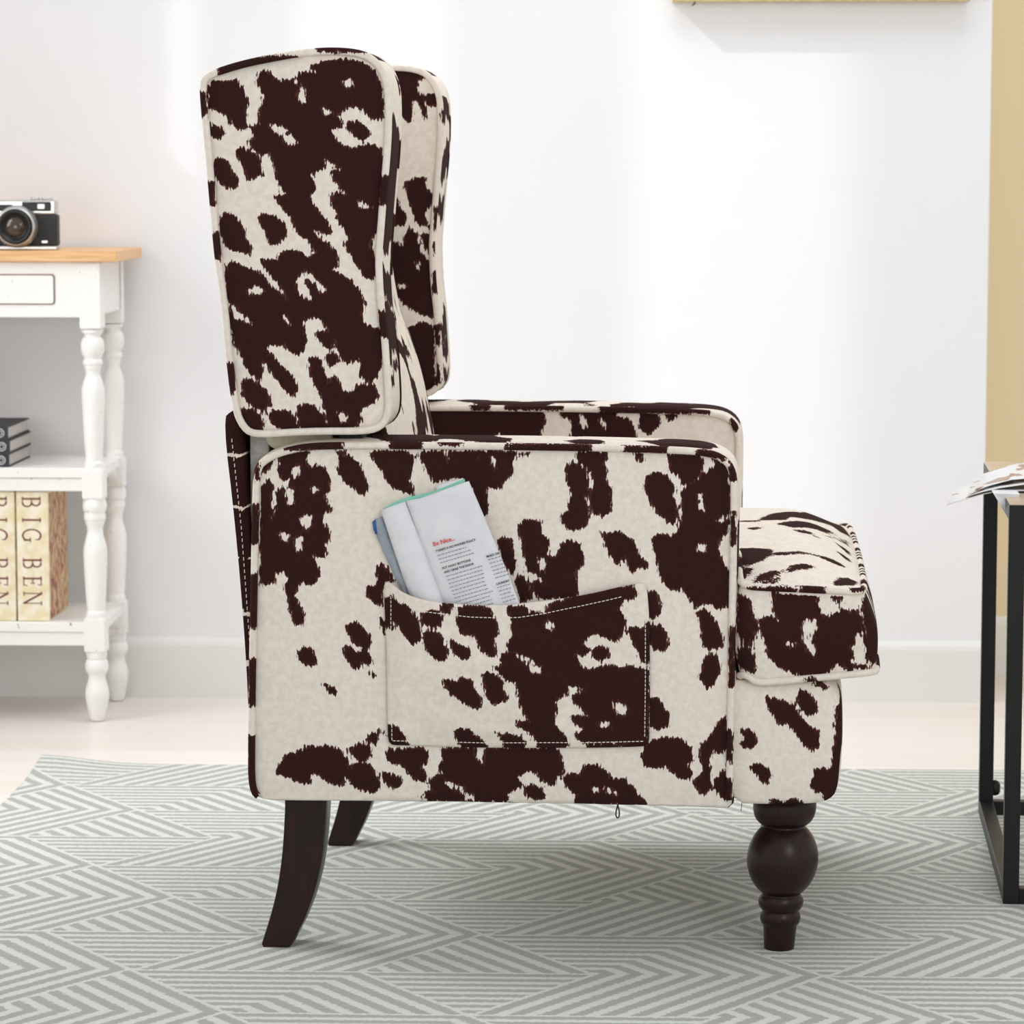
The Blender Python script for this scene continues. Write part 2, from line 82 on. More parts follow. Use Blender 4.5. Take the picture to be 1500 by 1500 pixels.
def resample(A, step):
    A = np.array(A, float)
    for _ in range(2):                       # corner cutting gives smooth seams
        B = np.roll(A, -1, 0); A = np.stack([A * .75 + B * .25, A * .25 + B * .75], 1).reshape(-1, 2)
    B = np.roll(A, -1, 0); L = np.linalg.norm(B - A, axis=1); s = np.concatenate([[0], np.cumsum(L)])
    n = max(12, int(round(s[-1] / step))); t = np.arange(n) / n * s[-1]
    AA = np.vstack([A, A[:1]])
    return np.stack([np.interp(t, s, AA[:, 0]), np.interp(t, s, AA[:, 1])], 1)

def area2(A):
    B = np.roll(A, -1, 0); return float((A[:, 0] * B[:, 1] - B[:, 0] * A[:, 1]).sum())

def normals2(A):
    T = np.roll(A, -1, 0) - np.roll(A, 1, 0); T /= np.linalg.norm(T, axis=1)[:, None] + 1e-12
    N = np.stack([T[:, 1], -T[:, 0]], 1)
    return N if area2(A) > 0 else -N

def cap(A, step):
    """triangulated interior of closed outline A: (points, dist to edge, faces); first len(A) points are A"""
    lo, hi = A.min(0), A.max(0)
    xs = np.arange(lo[0], hi[0], step); ys = np.arange(lo[1], hi[1], step * .87)
    G = np.array([(x + (step / 2 if j % 2 else 0), y) for j, y in enumerate(ys) for x in xs])
    d, i = seg_dist(G, A); G = G[i & (d > step * .45)]
    pts = [Vector(p) for p in A] + [Vector(p) for p in G]
    n = len(A)
    r = geometry.delaunay_2d_cdt(pts, [(k, (k + 1) % n) for k in range(n)], [], 1, 1e-7)
    V = np.array([list(v) for v in r[0]])
    dist, _ = seg_dist(V, A); dist[:n] = 0
    return V, dist, [tuple(f) for f in r[2]]

MATS = {}
def link(name, me, mat, parent=None, smooth=True):
    o = bpy.data.objects.new(name, me); C.objects.link(o)
    if mat: me.materials.append(mat)
    if smooth: me.polygons.foreach_set('use_smooth', [True] * len(me.polygons))
    if parent: o.parent = parent
    return o

def mesh(name, V, F, mat, parent=None, spot=None, smooth=True):
    me = bpy.data.meshes.new(name); me.from_pydata([tuple(map(float, v)) for v in V], [], [tuple(map(int, f)) for f in F])
    me.update()
    if spot is not None:
        a = me.attributes.new('spot', 'FLOAT', 'POINT'); a.data.foreach_set('value', np.asarray(spot, np.float32))
    bm = bmesh.new(); bm.from_mesh(me); bmesh.ops.recalc_face_normals(bm, faces=bm.faces); bm.to_mesh(me); bm.free()
    return link(name, me, mat, parent, smooth)

def slab(name, A, y0, y1, mat, parent=None, step=.006, b0=.0, b1=.0, side=.0, rim=.0, rings=4, soft=.025, spotf=None, sharp=False):
    """upholstered or plain block: outline A in (x,z), from depth y0 to y1, faces puffed by b0 and b1"""
    V2, D, F = cap(A, step); n = len(A); N = normals2(A)
    s = -1 if y1 > y0 else 1
    puff = lambda b: b * (1 - np.exp(-D / soft))
    front = np.stack([V2[:, 0], y0 + s * puff(b0), V2[:, 1]], 1)
    W2, E, G = cap(A, step * 2.2)
    back = np.stack([W2[:, 0], y1 - s * b1 * (1 - np.exp(-E / soft)), W2[:, 1]], 1)
    V = [front]; base = len(front); faces = list(F)
    ring_ids = [list(range(n))]
    for k in range(1, rings):
        t = k / rings; q = A + N * (side * math.sin(PI * t) + rim * (1 - abs(2 * t - 1) ** 6))
        V.append(np.stack([q[:, 0], np.full(n, y0 + (y1 - y0) * t), q[:, 1]], 1)); ring_ids.append(list(range(base, base + n))); base += n
    V.append(back); faces += [tuple(base + i for i in f[::-1]) for f in G]; ring_ids.append(list(range(base, base + n)))
    for a, b in zip(ring_ids, ring_ids[1:]):
        for i in range(n):
            j = (i + 1) % n; faces.append((a[i], a[j], b[j], b[i]))
    V = np.concatenate(V)
    sp = spotf(V, len(front)) if spotf else None
    o = mesh(name, V, faces, mat, parent, sp)
    if sharp: o.data.set_sharp_from_angle(angle=math.radians(40))
    return o

def tube(name, pts, r, mat, parent=None, closed=False, seg=8, spotf=None, radii=None):
    P = [Vector(p) for p in pts]; n = len(P); V = []; F = []
    up = None
    for i, p in enumerate(P):
        a = P[(i - 1) % n] if (closed or i > 0) else P[i]; b = P[(i + 1) % n] if (closed or i < n - 1) else P[i]
        t = (b - a).normalized()
        if up is None:
            up = Vector((0, 1, 0)) if abs(t.y) < .9 else Vector((1, 0, 0))
        u = (up - t * up.dot(t)).normalized(); w = t.cross(u); up = u
        rr = radii[i] if radii is not None else r
        for k in range(seg):
            an = 2 * PI * k / seg; V.append(p + u * math.cos(an) * rr + w * math.sin(an) * rr)
    for i in range(n if closed else n - 1):
        j = (i + 1) % n
        for k in range(seg):
            l = (k + 1) % seg; F.append((i * seg + k, i * seg + l, j * seg + l, j * seg + k))
    if not closed:
        F.append(tuple(range(seg))[::-1]); F.append(tuple(range((n - 1) * seg, n * seg)))
    V = np.array([list(v) for v in V])
    return mesh(name, V, F, mat, parent, spotf(V) if spotf else None)

def lathe(name, prof, mat, parent=None, seg=40, c=(0, 0), tilt=(0, 0), loc=None):
    """prof: list of (radius, z)"""
    V = []; F = []; n = len(prof)
    for r, z in prof:
        cx_, cy_ = c[0] + tilt[0] * z, c[1] + tilt[1] * z
        for k in range(seg):
            a = 2 * PI * k / seg; V.append((cx_ + r * math.cos(a), cy_ + r * math.sin(a), z))
    for i in range(n - 1):
        for k in range(seg):
            l = (k + 1) % seg; F.append((i * seg + k, i * seg + l, (i + 1) * seg + l, (i + 1) * seg + k))
    F.append(tuple(range(seg))[::-1]); F.append(tuple(range((n - 1) * seg, n * seg)))
    o = mesh(name, V, F, mat, parent)
    return o

def smooth_prof(pts, k=6):
    """Catmull-Rom through (r, z) points"""
    out = []
    p = [pts[0]] + list(pts) + [pts[-1]]
    for i in range(1, len(p) - 2):
        for j in range(k):
            t = j / k; q = []
            for a in range(2):
                p0, p1, p2, p3 = p[i - 1][a], p[i][a], p[i + 1][a], p[i + 2][a]
                q.append(.5 * (2 * p1 + (p2 - p0) * t + (2 * p0 - 5 * p1 + 4 * p2 - p3) * t * t + (3 * p1 - p0 - 3 * p2 + p3) * t ** 3))
            out.append((max(q[0], .0005), q[1]))
    out.append(pts[-1]); return out

def box_bm(bm, x0, x1, y0, y1, z0, z1):
    v = [bm.verts.new(p) for p in ((x0, y0, z0), (x1, y0, z0), (x1, y1, z0), (x0, y1, z0), (x0, y0, z1), (x1, y0, z1), (x1, y1, z1), (x0, y1, z1))]
    for f in ((3, 2, 1, 0), (4, 5, 6, 7), (0, 1, 5, 4), (1, 2, 6, 5), (2, 3, 7, 6), (3, 0, 4, 7)): bm.faces.new([v[i] for i in f])

def box(name, x0, x1, y0, y1, z0, z1, mat, parent=None, bev=.0015, seg=2):
    bm = bmesh.new(); box_bm(bm, x0, x1, y0, y1, z0, z1)
    if bev: bmesh.ops.bevel(bm, geom=bm.edges[:], offset=bev, segments=seg, affect='EDGES', profile=.5)
    me = bpy.data.meshes.new(name); bm.to_mesh(me); bm.free()
    return link(name, me, mat, parent, False)

def thing(name, label, cat, loc=(0, 0, 0), rz=0, group=None):
    o = bpy.data.objects.new(name, None); C.objects.link(o); o.empty_display_size = .1
    o.location = loc; o.rotation_euler = (0, 0, rz); return tag(o, label, cat, group)

def tag(o, label, cat, group=None):
    o['label'] = label; o['category'] = cat
    if group: o['group'] = group
    return o

def struct(o):
    o['kind'] = 'structure'; return o

def lab(o, s):
    o['label'] = s; return o

# ------------------------------------------------------------------ materials
def srgb(r, g, b):
    return tuple(((c / 255) / 12.92 if c <= 10 else ((c / 255 + .055) / 1.055) ** 2.4) for c in (r, g, b)) + (1,)

class N:
    """tiny expression builder over shader math nodes"""
    def __init__(s, t, sock): s.t = t; s.s = sock
    def op(s, o, a=None, b=None, clamp=False):
        n = s.t.nodes.new('ShaderNodeMath'); n.operation = o; n.use_clamp = clamp
        for i, v in enumerate((s, a, b)):
            if v is None: continue
            if isinstance(v, N): s.t.links.new(v.s, n.inputs[i])
            else: n.inputs[i].default_value = v
        return N(s.t, n.outputs[0])
    def __add__(s, o): return s.op('ADD', o)
    def __sub__(s, o): return s.op('SUBTRACT', o)
    def __mul__(s, o): return s.op('MULTIPLY', o)
    def __truediv__(s, o): return s.op('DIVIDE', o)
    def floor(s): return s.op('FLOOR')
    def fract(s): return s.op('FRACT')
    def gt(s, v): return s.op('GREATER_THAN', v)
    def lt(s, v): return s.op('LESS_THAN', v)
    def abs(s): return s.op('ABSOLUTE')
    def mod(s, v): return s.op('FLOORED_MODULO', v)
    def step(s, lo, hi):
        n = s.t.nodes.new('ShaderNodeMapRange'); n.interpolation_type = 'SMOOTHSTEP'
        s.t.links.new(s.s, n.inputs[0]); n.inputs[1].default_value = lo; n.inputs[2].default_value = hi
        return N(s.t, n.outputs[0])

def mat(name, col=(200, 200, 200), rough=.6, metal=0., spec=.5, sheen=0., coat=0., trans=0.):
    m = bpy.data.materials.new(name); m.use_nodes = True
    b = m.node_tree.nodes['Principled BSDF']
    b.inputs['Base Color'].default_value = srgb(*col); b.inputs['Roughness'].default_value = rough
    b.inputs['Metallic'].default_value = metal; b.inputs['Specular IOR Level'].default_value = spec
    if sheen: b.inputs['Sheen Weight'].default_value = sheen
    if coat: b.inputs['Coat Weight'].default_value = coat; b.inputs['Coat Roughness'].default_value = .15
    if trans: b.inputs['Transmission Weight'].default_value = trans
    return m, m.node_tree, b

def tex(t, kind, vec=None, **kw):
    n = t.nodes.new(kind)
    for k, v in kw.items():
        if k in n.inputs: n.inputs[k].default_value = v
        else: setattr(n, k, v)
    if vec is not None: t.links.new(vec, n.inputs['Vector'])
    return n

def coord(t, scale=(1, 1, 1), rot=(0, 0, 0), which='Object'):
    c = t.nodes.new('ShaderNodeTexCoord'); m = t.nodes.new('ShaderNodeMapping')
    m.inputs['Scale'].default_value = scale; m.inputs['Rotation'].default_value = rot
    t.links.new(c.outputs[which], m.inputs['Vector']); return m.outputs['Vector']

def mixc(t, f, a, b):
    n = t.nodes.new('ShaderNodeMix'); n.data_type = 'RGBA'
    if isinstance(f, N): t.links.new(f.s, n.inputs[0])
    elif isinstance(f, (int, float)): n.inputs[0].default_value = f
    else: t.links.new(f, n.inputs[0])
    for i, v in ((6, a), (7, b)):
        if isinstance(v, tuple): n.inputs[i].default_value = v
        else: t.links.new(v, n.inputs[i])
    return n.outputs[2]

def bump(t, b, h, strength=.3, dist=.002):
    n = t.nodes.new('ShaderNodeBump'); n.inputs['Strength'].default_value = strength; n.inputs['Distance'].default_value = dist
    t.links.new(h.s if isinstance(h, N) else h, n.inputs['Height']); t.links.new(n.outputs['Normal'], b.inputs['Normal'])

def mottled(name, c1, c2, scale, rough=.7, **kw):
    m, t, b = mat(name, c1, rough, **kw)
    n = tex(t, 'ShaderNodeTexNoise', coord(t, (scale,) * 3), Detail=4.)
    t.links.new(mixc(t, N(t, n.outputs['Fac']).step(.35, .65), srgb(*c1), srgb(*c2)), b.inputs['Base Color'])
    return m

def cow_material():
    m, t, b = mat('brown_and_cream_hide_print_velvet', (214, 206, 195), 1., spec=.12)
    a = t.nodes.new('ShaderNodeAttribute'); a.attribute_name = 'spot'
    d = N(t, a.outputs['Fac'])
    fur = tex(t, 'ShaderNodeTexNoise', coord(t, (430, 430, 115), (0, math.radians(18), 0)), Detail=2., Scale=1.)
    wide = tex(t, 'ShaderNodeTexNoise', coord(t, (150, 150, 110)), Detail=1., Scale=1.)
    f = (N(t, fur.outputs['Fac']) - .5) * .0115 + (N(t, wide.outputs['Fac']) - .5) * .003
    e = d + f
    dark = e.step(.0006, -.0006)
    deep = e.step(-.0008, -.0030)
    mot = N(t, tex(t, 'ShaderNodeTexNoise', coord(t, (26, 26, 26)), Detail=5., Roughness=.6).outputs['Fac']).step(.32, .68)
    fine = N(t, tex(t, 'ShaderNodeTexNoise', coord(t, (500, 500, 140)), Detail=2.).outputs['Fac']).step(.3, .7)
    cream = mixc(t, mot, srgb(*CREAM1), srgb(*CREAM2))
    brown = mixc(t, deep, srgb(80, 45, 42), mixc(t, fine, srgb(44, 24, 23), srgb(58, 33, 31)))
    t.links.new(mixc(t, dark, cream, brown), b.inputs['Base Color'])
    bump(t, b, fine * .6 + mot * .4, .12, .0006)
    return m

CREAM1 = (239, 231, 220); CREAM2 = (229, 219, 207)
M_cow = cow_material()

def dark_wood():
    m, t, b = mat('espresso_stained_wood', (40, 20, 18), .33, spec=.3)
    n = tex(t, 'ShaderNodeTexNoise', coord(t, (60, 60, 6)), Detail=4.)
    t.links.new(mixc(t, N(t, n.outputs['Fac']).step(.35, .7), srgb(30, 17, 16), srgb(48, 20, 18)), b.inputs['Base Color'])
    return m
M_wood = dark_wood()
M_black, _, _ = mat('black_powder_coated_steel', (17, 17, 18), .4, spec=.35)
M_thread, _, _ = mat('cream_thread', (232, 226, 215), .8)
M_blackthread, _, _ = mat('black_cord', (20, 20, 22), .6)
M_lining = mottled('pale_grey_lining_cloth', (198, 196, 192), (180, 178, 174), 30, .9)
M_canvas = mottled('unprinted_greenish_cream_cloth', (196, 192, 172), (186, 182, 162), 40, .95)
M_bracket, _, _ = mat('black_bracket', (12, 12, 13), .5)

def wall_mat(name, c, sc=2.):
    m, t, b = mat(name, c, .8, spec=.25)
    n = tex(t, 'ShaderNodeTexNoise', coord(t, (180, 180, 180)), Detail=3.)
    bump(t, b, n.outputs['Fac'], .05, .0006)
    return m
M_wall = wall_mat('white_wall_paint', (240, 240, 242))
M_beige = wall_mat('beige_wall_paint', (236, 221, 186))
M_trim = wall_mat('white_trim_paint', (236, 235, 232))

def floor_mat():
    m, t, b = mat('pale_oak_planks', (225, 205, 188), .38, spec=.4)
    v = coord(t)
    sp = t.nodes.new('ShaderNodeSeparateXYZ'); t.links.new(v, sp.inputs[0])
    x, y = N(t, sp.outputs[0]), N(t, sp.outputs[1])
    row = (y / .09).floor(); fy = (y / .09).fract()
    xs = x / 1.1 + row * .37; col = xs.floor(); fx = xs.fract()
    wn = t.nodes.new('ShaderNodeTexWhiteNoise'); wn.noise_dimensions = '2D'
    cb = t.nodes.new('ShaderNodeCombineXYZ'); t.links.new(row.s, cb.inputs[0]); t.links.new(col.s, cb.inputs[1]); t.links.new(cb.outputs[0], wn.inputs['Vector'])
    base = mixc(t, wn.outputs['Value'], srgb(235, 229, 223), srgb(229, 220, 212))
    g = tex(t, 'ShaderNodeTexNoise', coord(t, (3, 60, 60)), Detail=5.)
    base = mixc(t, N(t, g.outputs['Fac']).step(.4, .8) * .35, base, srgb(224, 211, 200))
    seam = fy.lt(.025)
    base = mixc(t, seam * .25, base, srgb(180, 158, 142))
    t.links.new(base, b.inputs['Base Color']); return m
M_floor = floor_mat()

def rug_mat():
    m, t, b = mat('carved_grey_green_pile', (180, 182, 172), .95, sheen=.15, spec=.1)
    c = t.nodes.new('ShaderNodeTexCoord'); sp = t.nodes.new('ShaderNodeSeparateXYZ'); t.links.new(c.outputs['Object'], sp.inputs[0])
    w1 = N(t, tex(t, 'ShaderNodeTexNoise', coord(t, (40, 40, 1)), Detail=2.).outputs['Fac']) - .5
    w2 = N(t, tex(t, 'ShaderNodeTexNoise', coord(t, (35, 45, 1), (0, 0, 1.)), Detail=2.).outputs['Fac']) - .5
    x = N(t, sp.outputs[0]) + w1 * .010
    y = N(t, sp.outputs[1]) + w2 * .010
    H_, A_ = .182, .131
    yy = (y + 3.371 * -1.) / H_
    k = yy.floor(); v = yy.fract()
    # start of the repeat in each band: 0,-3,0,-1,-4,-1,-2,-5,-2 ...
    k3 = (k / 3.).floor(); r = k - k3 * 3.
    s = k3 * -1. - (r - 1.).abs().lt(.5) * 3.
    u = (x + .175) / A_ - s
    p = u - v; q = u + v
    i = (p / 2.).floor(); j = (q / 2.).floor()
    idx = (i + j).mod(6.)
    isS = idx.lt(1.5)
    even = idx.mod(2.).lt(.5)
    isB = even * idx.gt(1.5)
    isH = N(t, isS.op('ADD', isB).s).lt(.5)
    def ln(a, f):
        return ((a * f).fract() - .5).abs()         # .5 on a light line, 0 mid dark
    h = ln(p, 4.) * isS + ln(q, 4.) * isB + ln(v, 8.) * isH
    thr = N(t, tex(t, 'ShaderNodeTexNoise', coord(t, (240, 240, 1)), Detail=2.).outputs['Fac']) * .22
    hh = h + thr
    light = hh.step(.32, .42)
    pile = N(t, tex(t, 'ShaderNodeTexNoise', coord(t, (900, 900, 900)), Detail=3.).outputs['Fac'])
    lc = mixc(t, pile.step(.35, .65), srgb(222, 225, 219), srgb(234, 236, 229))
    dc = mixc(t, pile.step(.35, .65), srgb(170, 174, 168), srgb(190, 194, 187))
    t.links.new(mixc(t, light, dc, lc), b.inputs['Base Color'])
    bump(t, b, light * .7 + pile * .5, .55, .003)
    return m
M_rug = rug_mat()

# ------------------------------------------------------------------ camera
cam = bpy.data.cameras.new('camera'); co = bpy.data.objects.new('camera', cam); C.objects.link(co)
FPX = 4700.
cam.sensor_width = 36; cam.lens = FPX / 1500 * 36
co.location = (0, 0, .906)
co.rotation_euler = (PI / 2 - math.atan(500 / 4700), 0, math.radians(2.2))
cam.dof.use_dof = True; cam.dof.focus_distance = 3.68; cam.dof.aperture_fstop = 14
cam.clip_start = .1
bpy.context.scene.camera = co

# ------------------------------------------------------------------ room
struct(box('floor', -1.86, 2.4, .9, 6.2, -.05, 0, M_floor, bev=0))
struct(box('wall_back', -1.86, .597, 5.47, 5.60, 0, 4.3, M_wall, bev=.002))
struct(box('wall_alcove', .45, 2.4, 5.79, 5.9, 0, 3.4, M_beige, bev=0))
struct(box('wall_right', .5, .597, 5.60, 5.80, 0, 3.4, M_beige, bev=0))
def left_wall():
    bm = bmesh.new(); x0, x1 = -1.86, -1.75
    for a in ((x0, x1, 2.2, 4.47, 0, 4.3), (x0, x1, 5.04, 5.4695, 0, 4.3), (x0, x1, 4.74, 5.04, 0, 1.83), (x0, x1, 4.47, 4.74, 0, 1.15), (x0, x1, 4.47, 5.04, 3.8, 4.3)): box_bm(bm, *a)
    bmesh.ops.remove_doubles(bm, verts=bm.verts, dist=.0005)
    me = bpy.data.meshes.new('wall_left'); bm.to_mesh(me); bm.free(); struct(link('wall_left', me, M_wall, None, False))
left_wall()
def window():  # unseen; stepped sill, bars and height shaped to throw the back wall's sun patches
    bm = bmesh.new(); x0, x1 = -1.80, -1.76
    for a in ((x0, x1, 4.741, 5.039, 1.831, 1.85), (x0, x1, 4.471, 4.739, 1.151, 1.17), (x0, x1, 4.471, 5.039, 3.78, 3.799), (x0, x1, 4.935, 4.995, 1.8505, 3.7795), (x0, x1, 4.68, 4.739, 1.1705, 3.7795), (x0, x1, 4.7395, 4.81, 1.8505, 3.7795)): box_bm(bm, *a)
    me = bpy.data.meshes.new('unseen_window'); bm.to_mesh(me); bm.free(); struct(link('unseen_window', me, M_trim, None, False))
window()
def baseboard(name, x0, x1, y):
    bm = bmesh.new(); pr = [(0, 0), (0, .104), (-.006, .104), (-.012, .097), (-.014, .09), (-.014, 0)]
    a = [bm.verts.new((x0, y + p[0], p[1])) for p in pr]; b_ = [bm.verts.new((x1, y + p[0], p[1])) for p in pr]
    for i in range(len(pr)): j = (i + 1) % len(pr); bm.faces.new((a[i], b_[i], b_[j], a[j]))
    bm.faces.new(a[::-1]); bm.faces.new(b_); bmesh.ops.recalc_face_normals(bm, faces=bm.faces)
    me = bpy.data.meshes.new(name); bm.to_mesh(me); bm.free(); return struct(link(name, me, M_trim, None, False))
baseboard('baseboard_back', -1.749, .597, 5.47)
baseboard('baseboard_alcove', .597, 2.4, 5.79)

# rug, its far left corner curled up a little
def rug():
    x0, x1, y0, y1 = -.905, 1.45, 2.3, 4.815; nx, ny = 150, 150; V = []; F = []
    def z(x, y):
        d = math.hypot(x - x0, y - y1); return .0033 + .013 * math.exp(-(d / .09) ** 2)
    for j in range(ny + 1):
        for i in range(nx + 1):
            x = x0 + (x1 - x0) * (i / nx) ** 1.3; y = y1 - (y1 - y0) * (j / ny) ** 1.3
            V.append((x, y, z(x, y)))
    n1 = len(V)
    for j in range(ny):
        for i in range(nx):
            a = j * (nx + 1) + i; F.append((a, a + 1, a + nx + 2, a + nx + 1))
    rim = [i for i in range(nx + 1)] + [j * (nx + 1) + nx for j in range(1, ny + 1)] + [ny * (nx + 1) + i for i in range(nx - 1, -1, -1)] + [j * (nx + 1) for j in range(ny - 1, 0, -1)]
    for r_ in rim: V.append((V[r_][0], V[r_][1], V[r_][2] - .0028))
    for a in range(len(rim)):
        b_ = (a + 1) % len(rim); F.append((rim[a], n1 + a, n1 + b_, rim[b_]))
    F.append(tuple(n1 + a for a in range(len(rim))))
    return tag(mesh('rug', V, F, M_rug), 'grey green rug with carved triangles of pale stripes under the armchair', 'rug')
rug()

# ------------------------------------------------------------------ armchair
RZ = math.radians(-2.3)
ORG = Vector((-.1623, 3.6164, .0))
chair = thing('armchair', 'wingback armchair in dark brown and cream cowhide print with a side pocket', 'armchair', ORG, RZ)
Wd = .68

def split_spot(pos, neg, seed, back_pos=None):
    """face set on the y0 side, noise patches elsewhere"""
    def f(V, nf):
        out = np.empty(len(V)); out[:nf] = sdf(V[:nf][:, [0, 2]], pos, neg)
        out[nf:] = hide_noise(V[nf:], seed)
        return out
    return f

def piping(parent, A, y, seed=0, pos=None, r=.0042, inset=.002, zmin=None):
    Nn = normals2(A); Q = A - Nn * inset
    pts = [(q[0], y, q[1]) for q in Q]; closed = zmin is None
    if not closed:                           # the seam is piped up one side, over the top and down the other
        k = [i for i, p in enumerate(pts) if p[2] > zmin]; cut = next(i for i in range(len(k)) if k[i] != k[0] + i) if k[-1] - k[0] != len(k) - 1 else 0
        k = k[cut:] + k[:cut]; pts = [pts[i] for i in k]
    sp = (lambda V: sdf(V[:, [0, 2]], pos) if pos is not None else hide_noise(V, seed, thr=.05))
    return tube('piping', pts, r, M_cow, parent, closed, 8, sp)

arm_o = resample(outline('arm_o'), .006); wing_o = resample(outline('wing_o'), .006)
T = .10
arm = slab('arm', arm_o, .004, T, M_cow, chair, .0045, b0=.005, b1=.006, side=.0, rim=.004, rings=6,
           spotf=split_spot(polys('panel'), polys('panel_h'), 3.3))
piping(arm, arm_o, .000, pos=polys('panel_pip'), zmin=.1885); piping(arm, arm_o, T, 7.1, zmin=.1885)
farm = slab('arm', arm_o, Wd - T + .004, Wd - .004, M_cow, chair, .0045, b0=.005, b1=.005, rim=.004, rings=6,
            spotf=split_spot(polys('farm'), polys('farm_h'), 9.2))
piping(farm, arm_o, Wd - T, pos=polys('farm_pip'), zmin=.1885); piping(farm, arm_o, Wd - .003, 2.7, zmin=.1885)
lab(farm, 'arm on the far side of the seat')

def bands(V, lst, ph=0.):
    z = V[:, 2] + .011 * np.sin(V[:, 1] * 47 + V[:, 2] * 31 + ph) + .004 * np.sin(V[:, 1] * 190 + V[:, 2] * 97); r = np.full(len(V), .012)
    for a, b_ in lst: r = np.minimum(r, np.maximum(a - z, z - b_))
    return r
def wing_spot(pos, neg, seed, lst):
    def f(V, nf):
        out = np.empty(len(V)); out[:nf] = sdf(V[:nf][:, [0, 2]], pos, neg); W_ = V[nf:]
        b_ = bands(W_, lst, seed); top = np.where((W_[:, 0] < -.205) & (W_[:, 0] > -.31), -.01, .01); top = np.where((W_[:, 0] > -.19) & (W_[:, 0] < -.128), -.01, top)
        out[nf:] = np.where(W_[:, 0] < -.32, hide_noise(W_, seed), np.where(W_[:, 2] > 1.0, top, b_)); return out
    return f
wing = slab('wing', wing_o, .004, .095, M_cow, chair, .0045, b0=.007, b1=.005, rim=.0015, rings=10,
            spotf=wing_spot(polys('wing'), polys('wing_h'), 5.9, [(.82, .962), (.757, .80), (.69, .752), (.668, .68)]))
piping(wing, wing_o, -.001, pos=polys('wing_pip')); piping(wing, wing_o, .096, 4.4)
fwing = slab('wing', wing_o, Wd - .095, Wd - .004, M_cow, chair, .0045, b0=.006, b1=.006, rim=.0015, rings=10,
             spotf=wing_spot(polys('fwing'), polys('fwing_h'), 1.7, [(.965, 1.004), (.898, .937), (.847, .879), (.69, .718), (.665, .688), (.63, .651)]))
piping(fwing, wing_o, Wd - .099, pos=polys('fwing_pip')); piping(fwing, wing_o, Wd - .002, 8.8)
lab(fwing, 'wing on the far side of the back')

# back cushion between the wings, then the lower outside back
back_o = resample([(-.112, .40), (-.120, .50), (-.130, .577), (-.138, .62), (-.148, .66), (-.160, .6955), (-.174, .73), (-.185, .80), (-.20, .90), (-.212, .99),
                   (-.225, 1.015), (-.26, 1.02), (-.30, 1.0), (-.305, .95), (-.285, .75), (-.272, .60), (-.262, .45), (-.25, .36), (-.20, .335), (-.13, .345)], .008)
def back_spot(V, nf):
    z = V[:, 2]; k = np.clip(np.minimum(np.abs(z - .60), np.abs(z - .69)) / .03, 0, 1)
    return hide_noise(V, 12.4, (1., 2.4, .9), .16) + k * .009
back = slab('backrest', back_o, T + .004, Wd - T - .004, M_cow, chair, .01, b0=.002, b1=.002, side=.016, rim=.005, rings=24, spotf=back_spot)
side_cloth = slab('back_side_cloth', resample([(-.262, .585), (-.185, .585), (-.185, .612), (-.262, .618)], .004), .030, T + .03, M_canvas, chair, .02)
lab(side_cloth, 'greenish cream cloth between wing and arm')
lab(box('wing_bracket', -.178, -.150, .028, .10, .594, .613, M_bracket, chair), 'black bracket between wing and arm')
flap_o = resample([(-.312, .622), (-.302, .633), (-.292, .62), (-.283, .50), (-.276, .36), (-.272, .24), (-.272, .19), (-.280, .187), (-.284, .25), (-.288, .36), (-.2985, .50)], .005)
flap = slab('outside_back', flap_o, .03, Wd - .03, M_cow, chair, .01, rings=20, rim=.002,
            spotf=lambda V, nf: np.where(np.abs(np.sin(V[:, 2] * 52 + 1.2)) < .16, .004, -.012))
lining = box('lining', -.284, -.262, .05, Wd - .05, .30, .612, M_lining, chair)
lab(lining, 'pale grey lining behind the arm')

# seat base and front rail
rail_o = resample([(.262, .187), (.33, .187), (.375, .189), (.388, .195), (.3945, .205), (.397, .25), (.396, .30), (.393, .316), (.384, .327), (.365, .331), (.30, .330), (.27, .328), (.262, .32)], .006)
rail = slab('front_rail', rail_o, .013, Wd - .013, M_cow, chair, .0045, b0=.006, b1=.004, rim=.006, rings=14, soft=.012,
            spotf=split_spot(polys('rail'), [], 6.6))
box('seat_base', -.27, .27, T + .002, Wd - T - .002, .19, .325, M_cow, chair, .004)
_m = [o for o in chair.children if o.name.startswith('seat_base')][0].data
_a = _m.attributes.new('spot', 'FLOAT', 'POINT'); _a.data.foreach_set('value', np.full(len(_m.vertices), .03, np.float32))

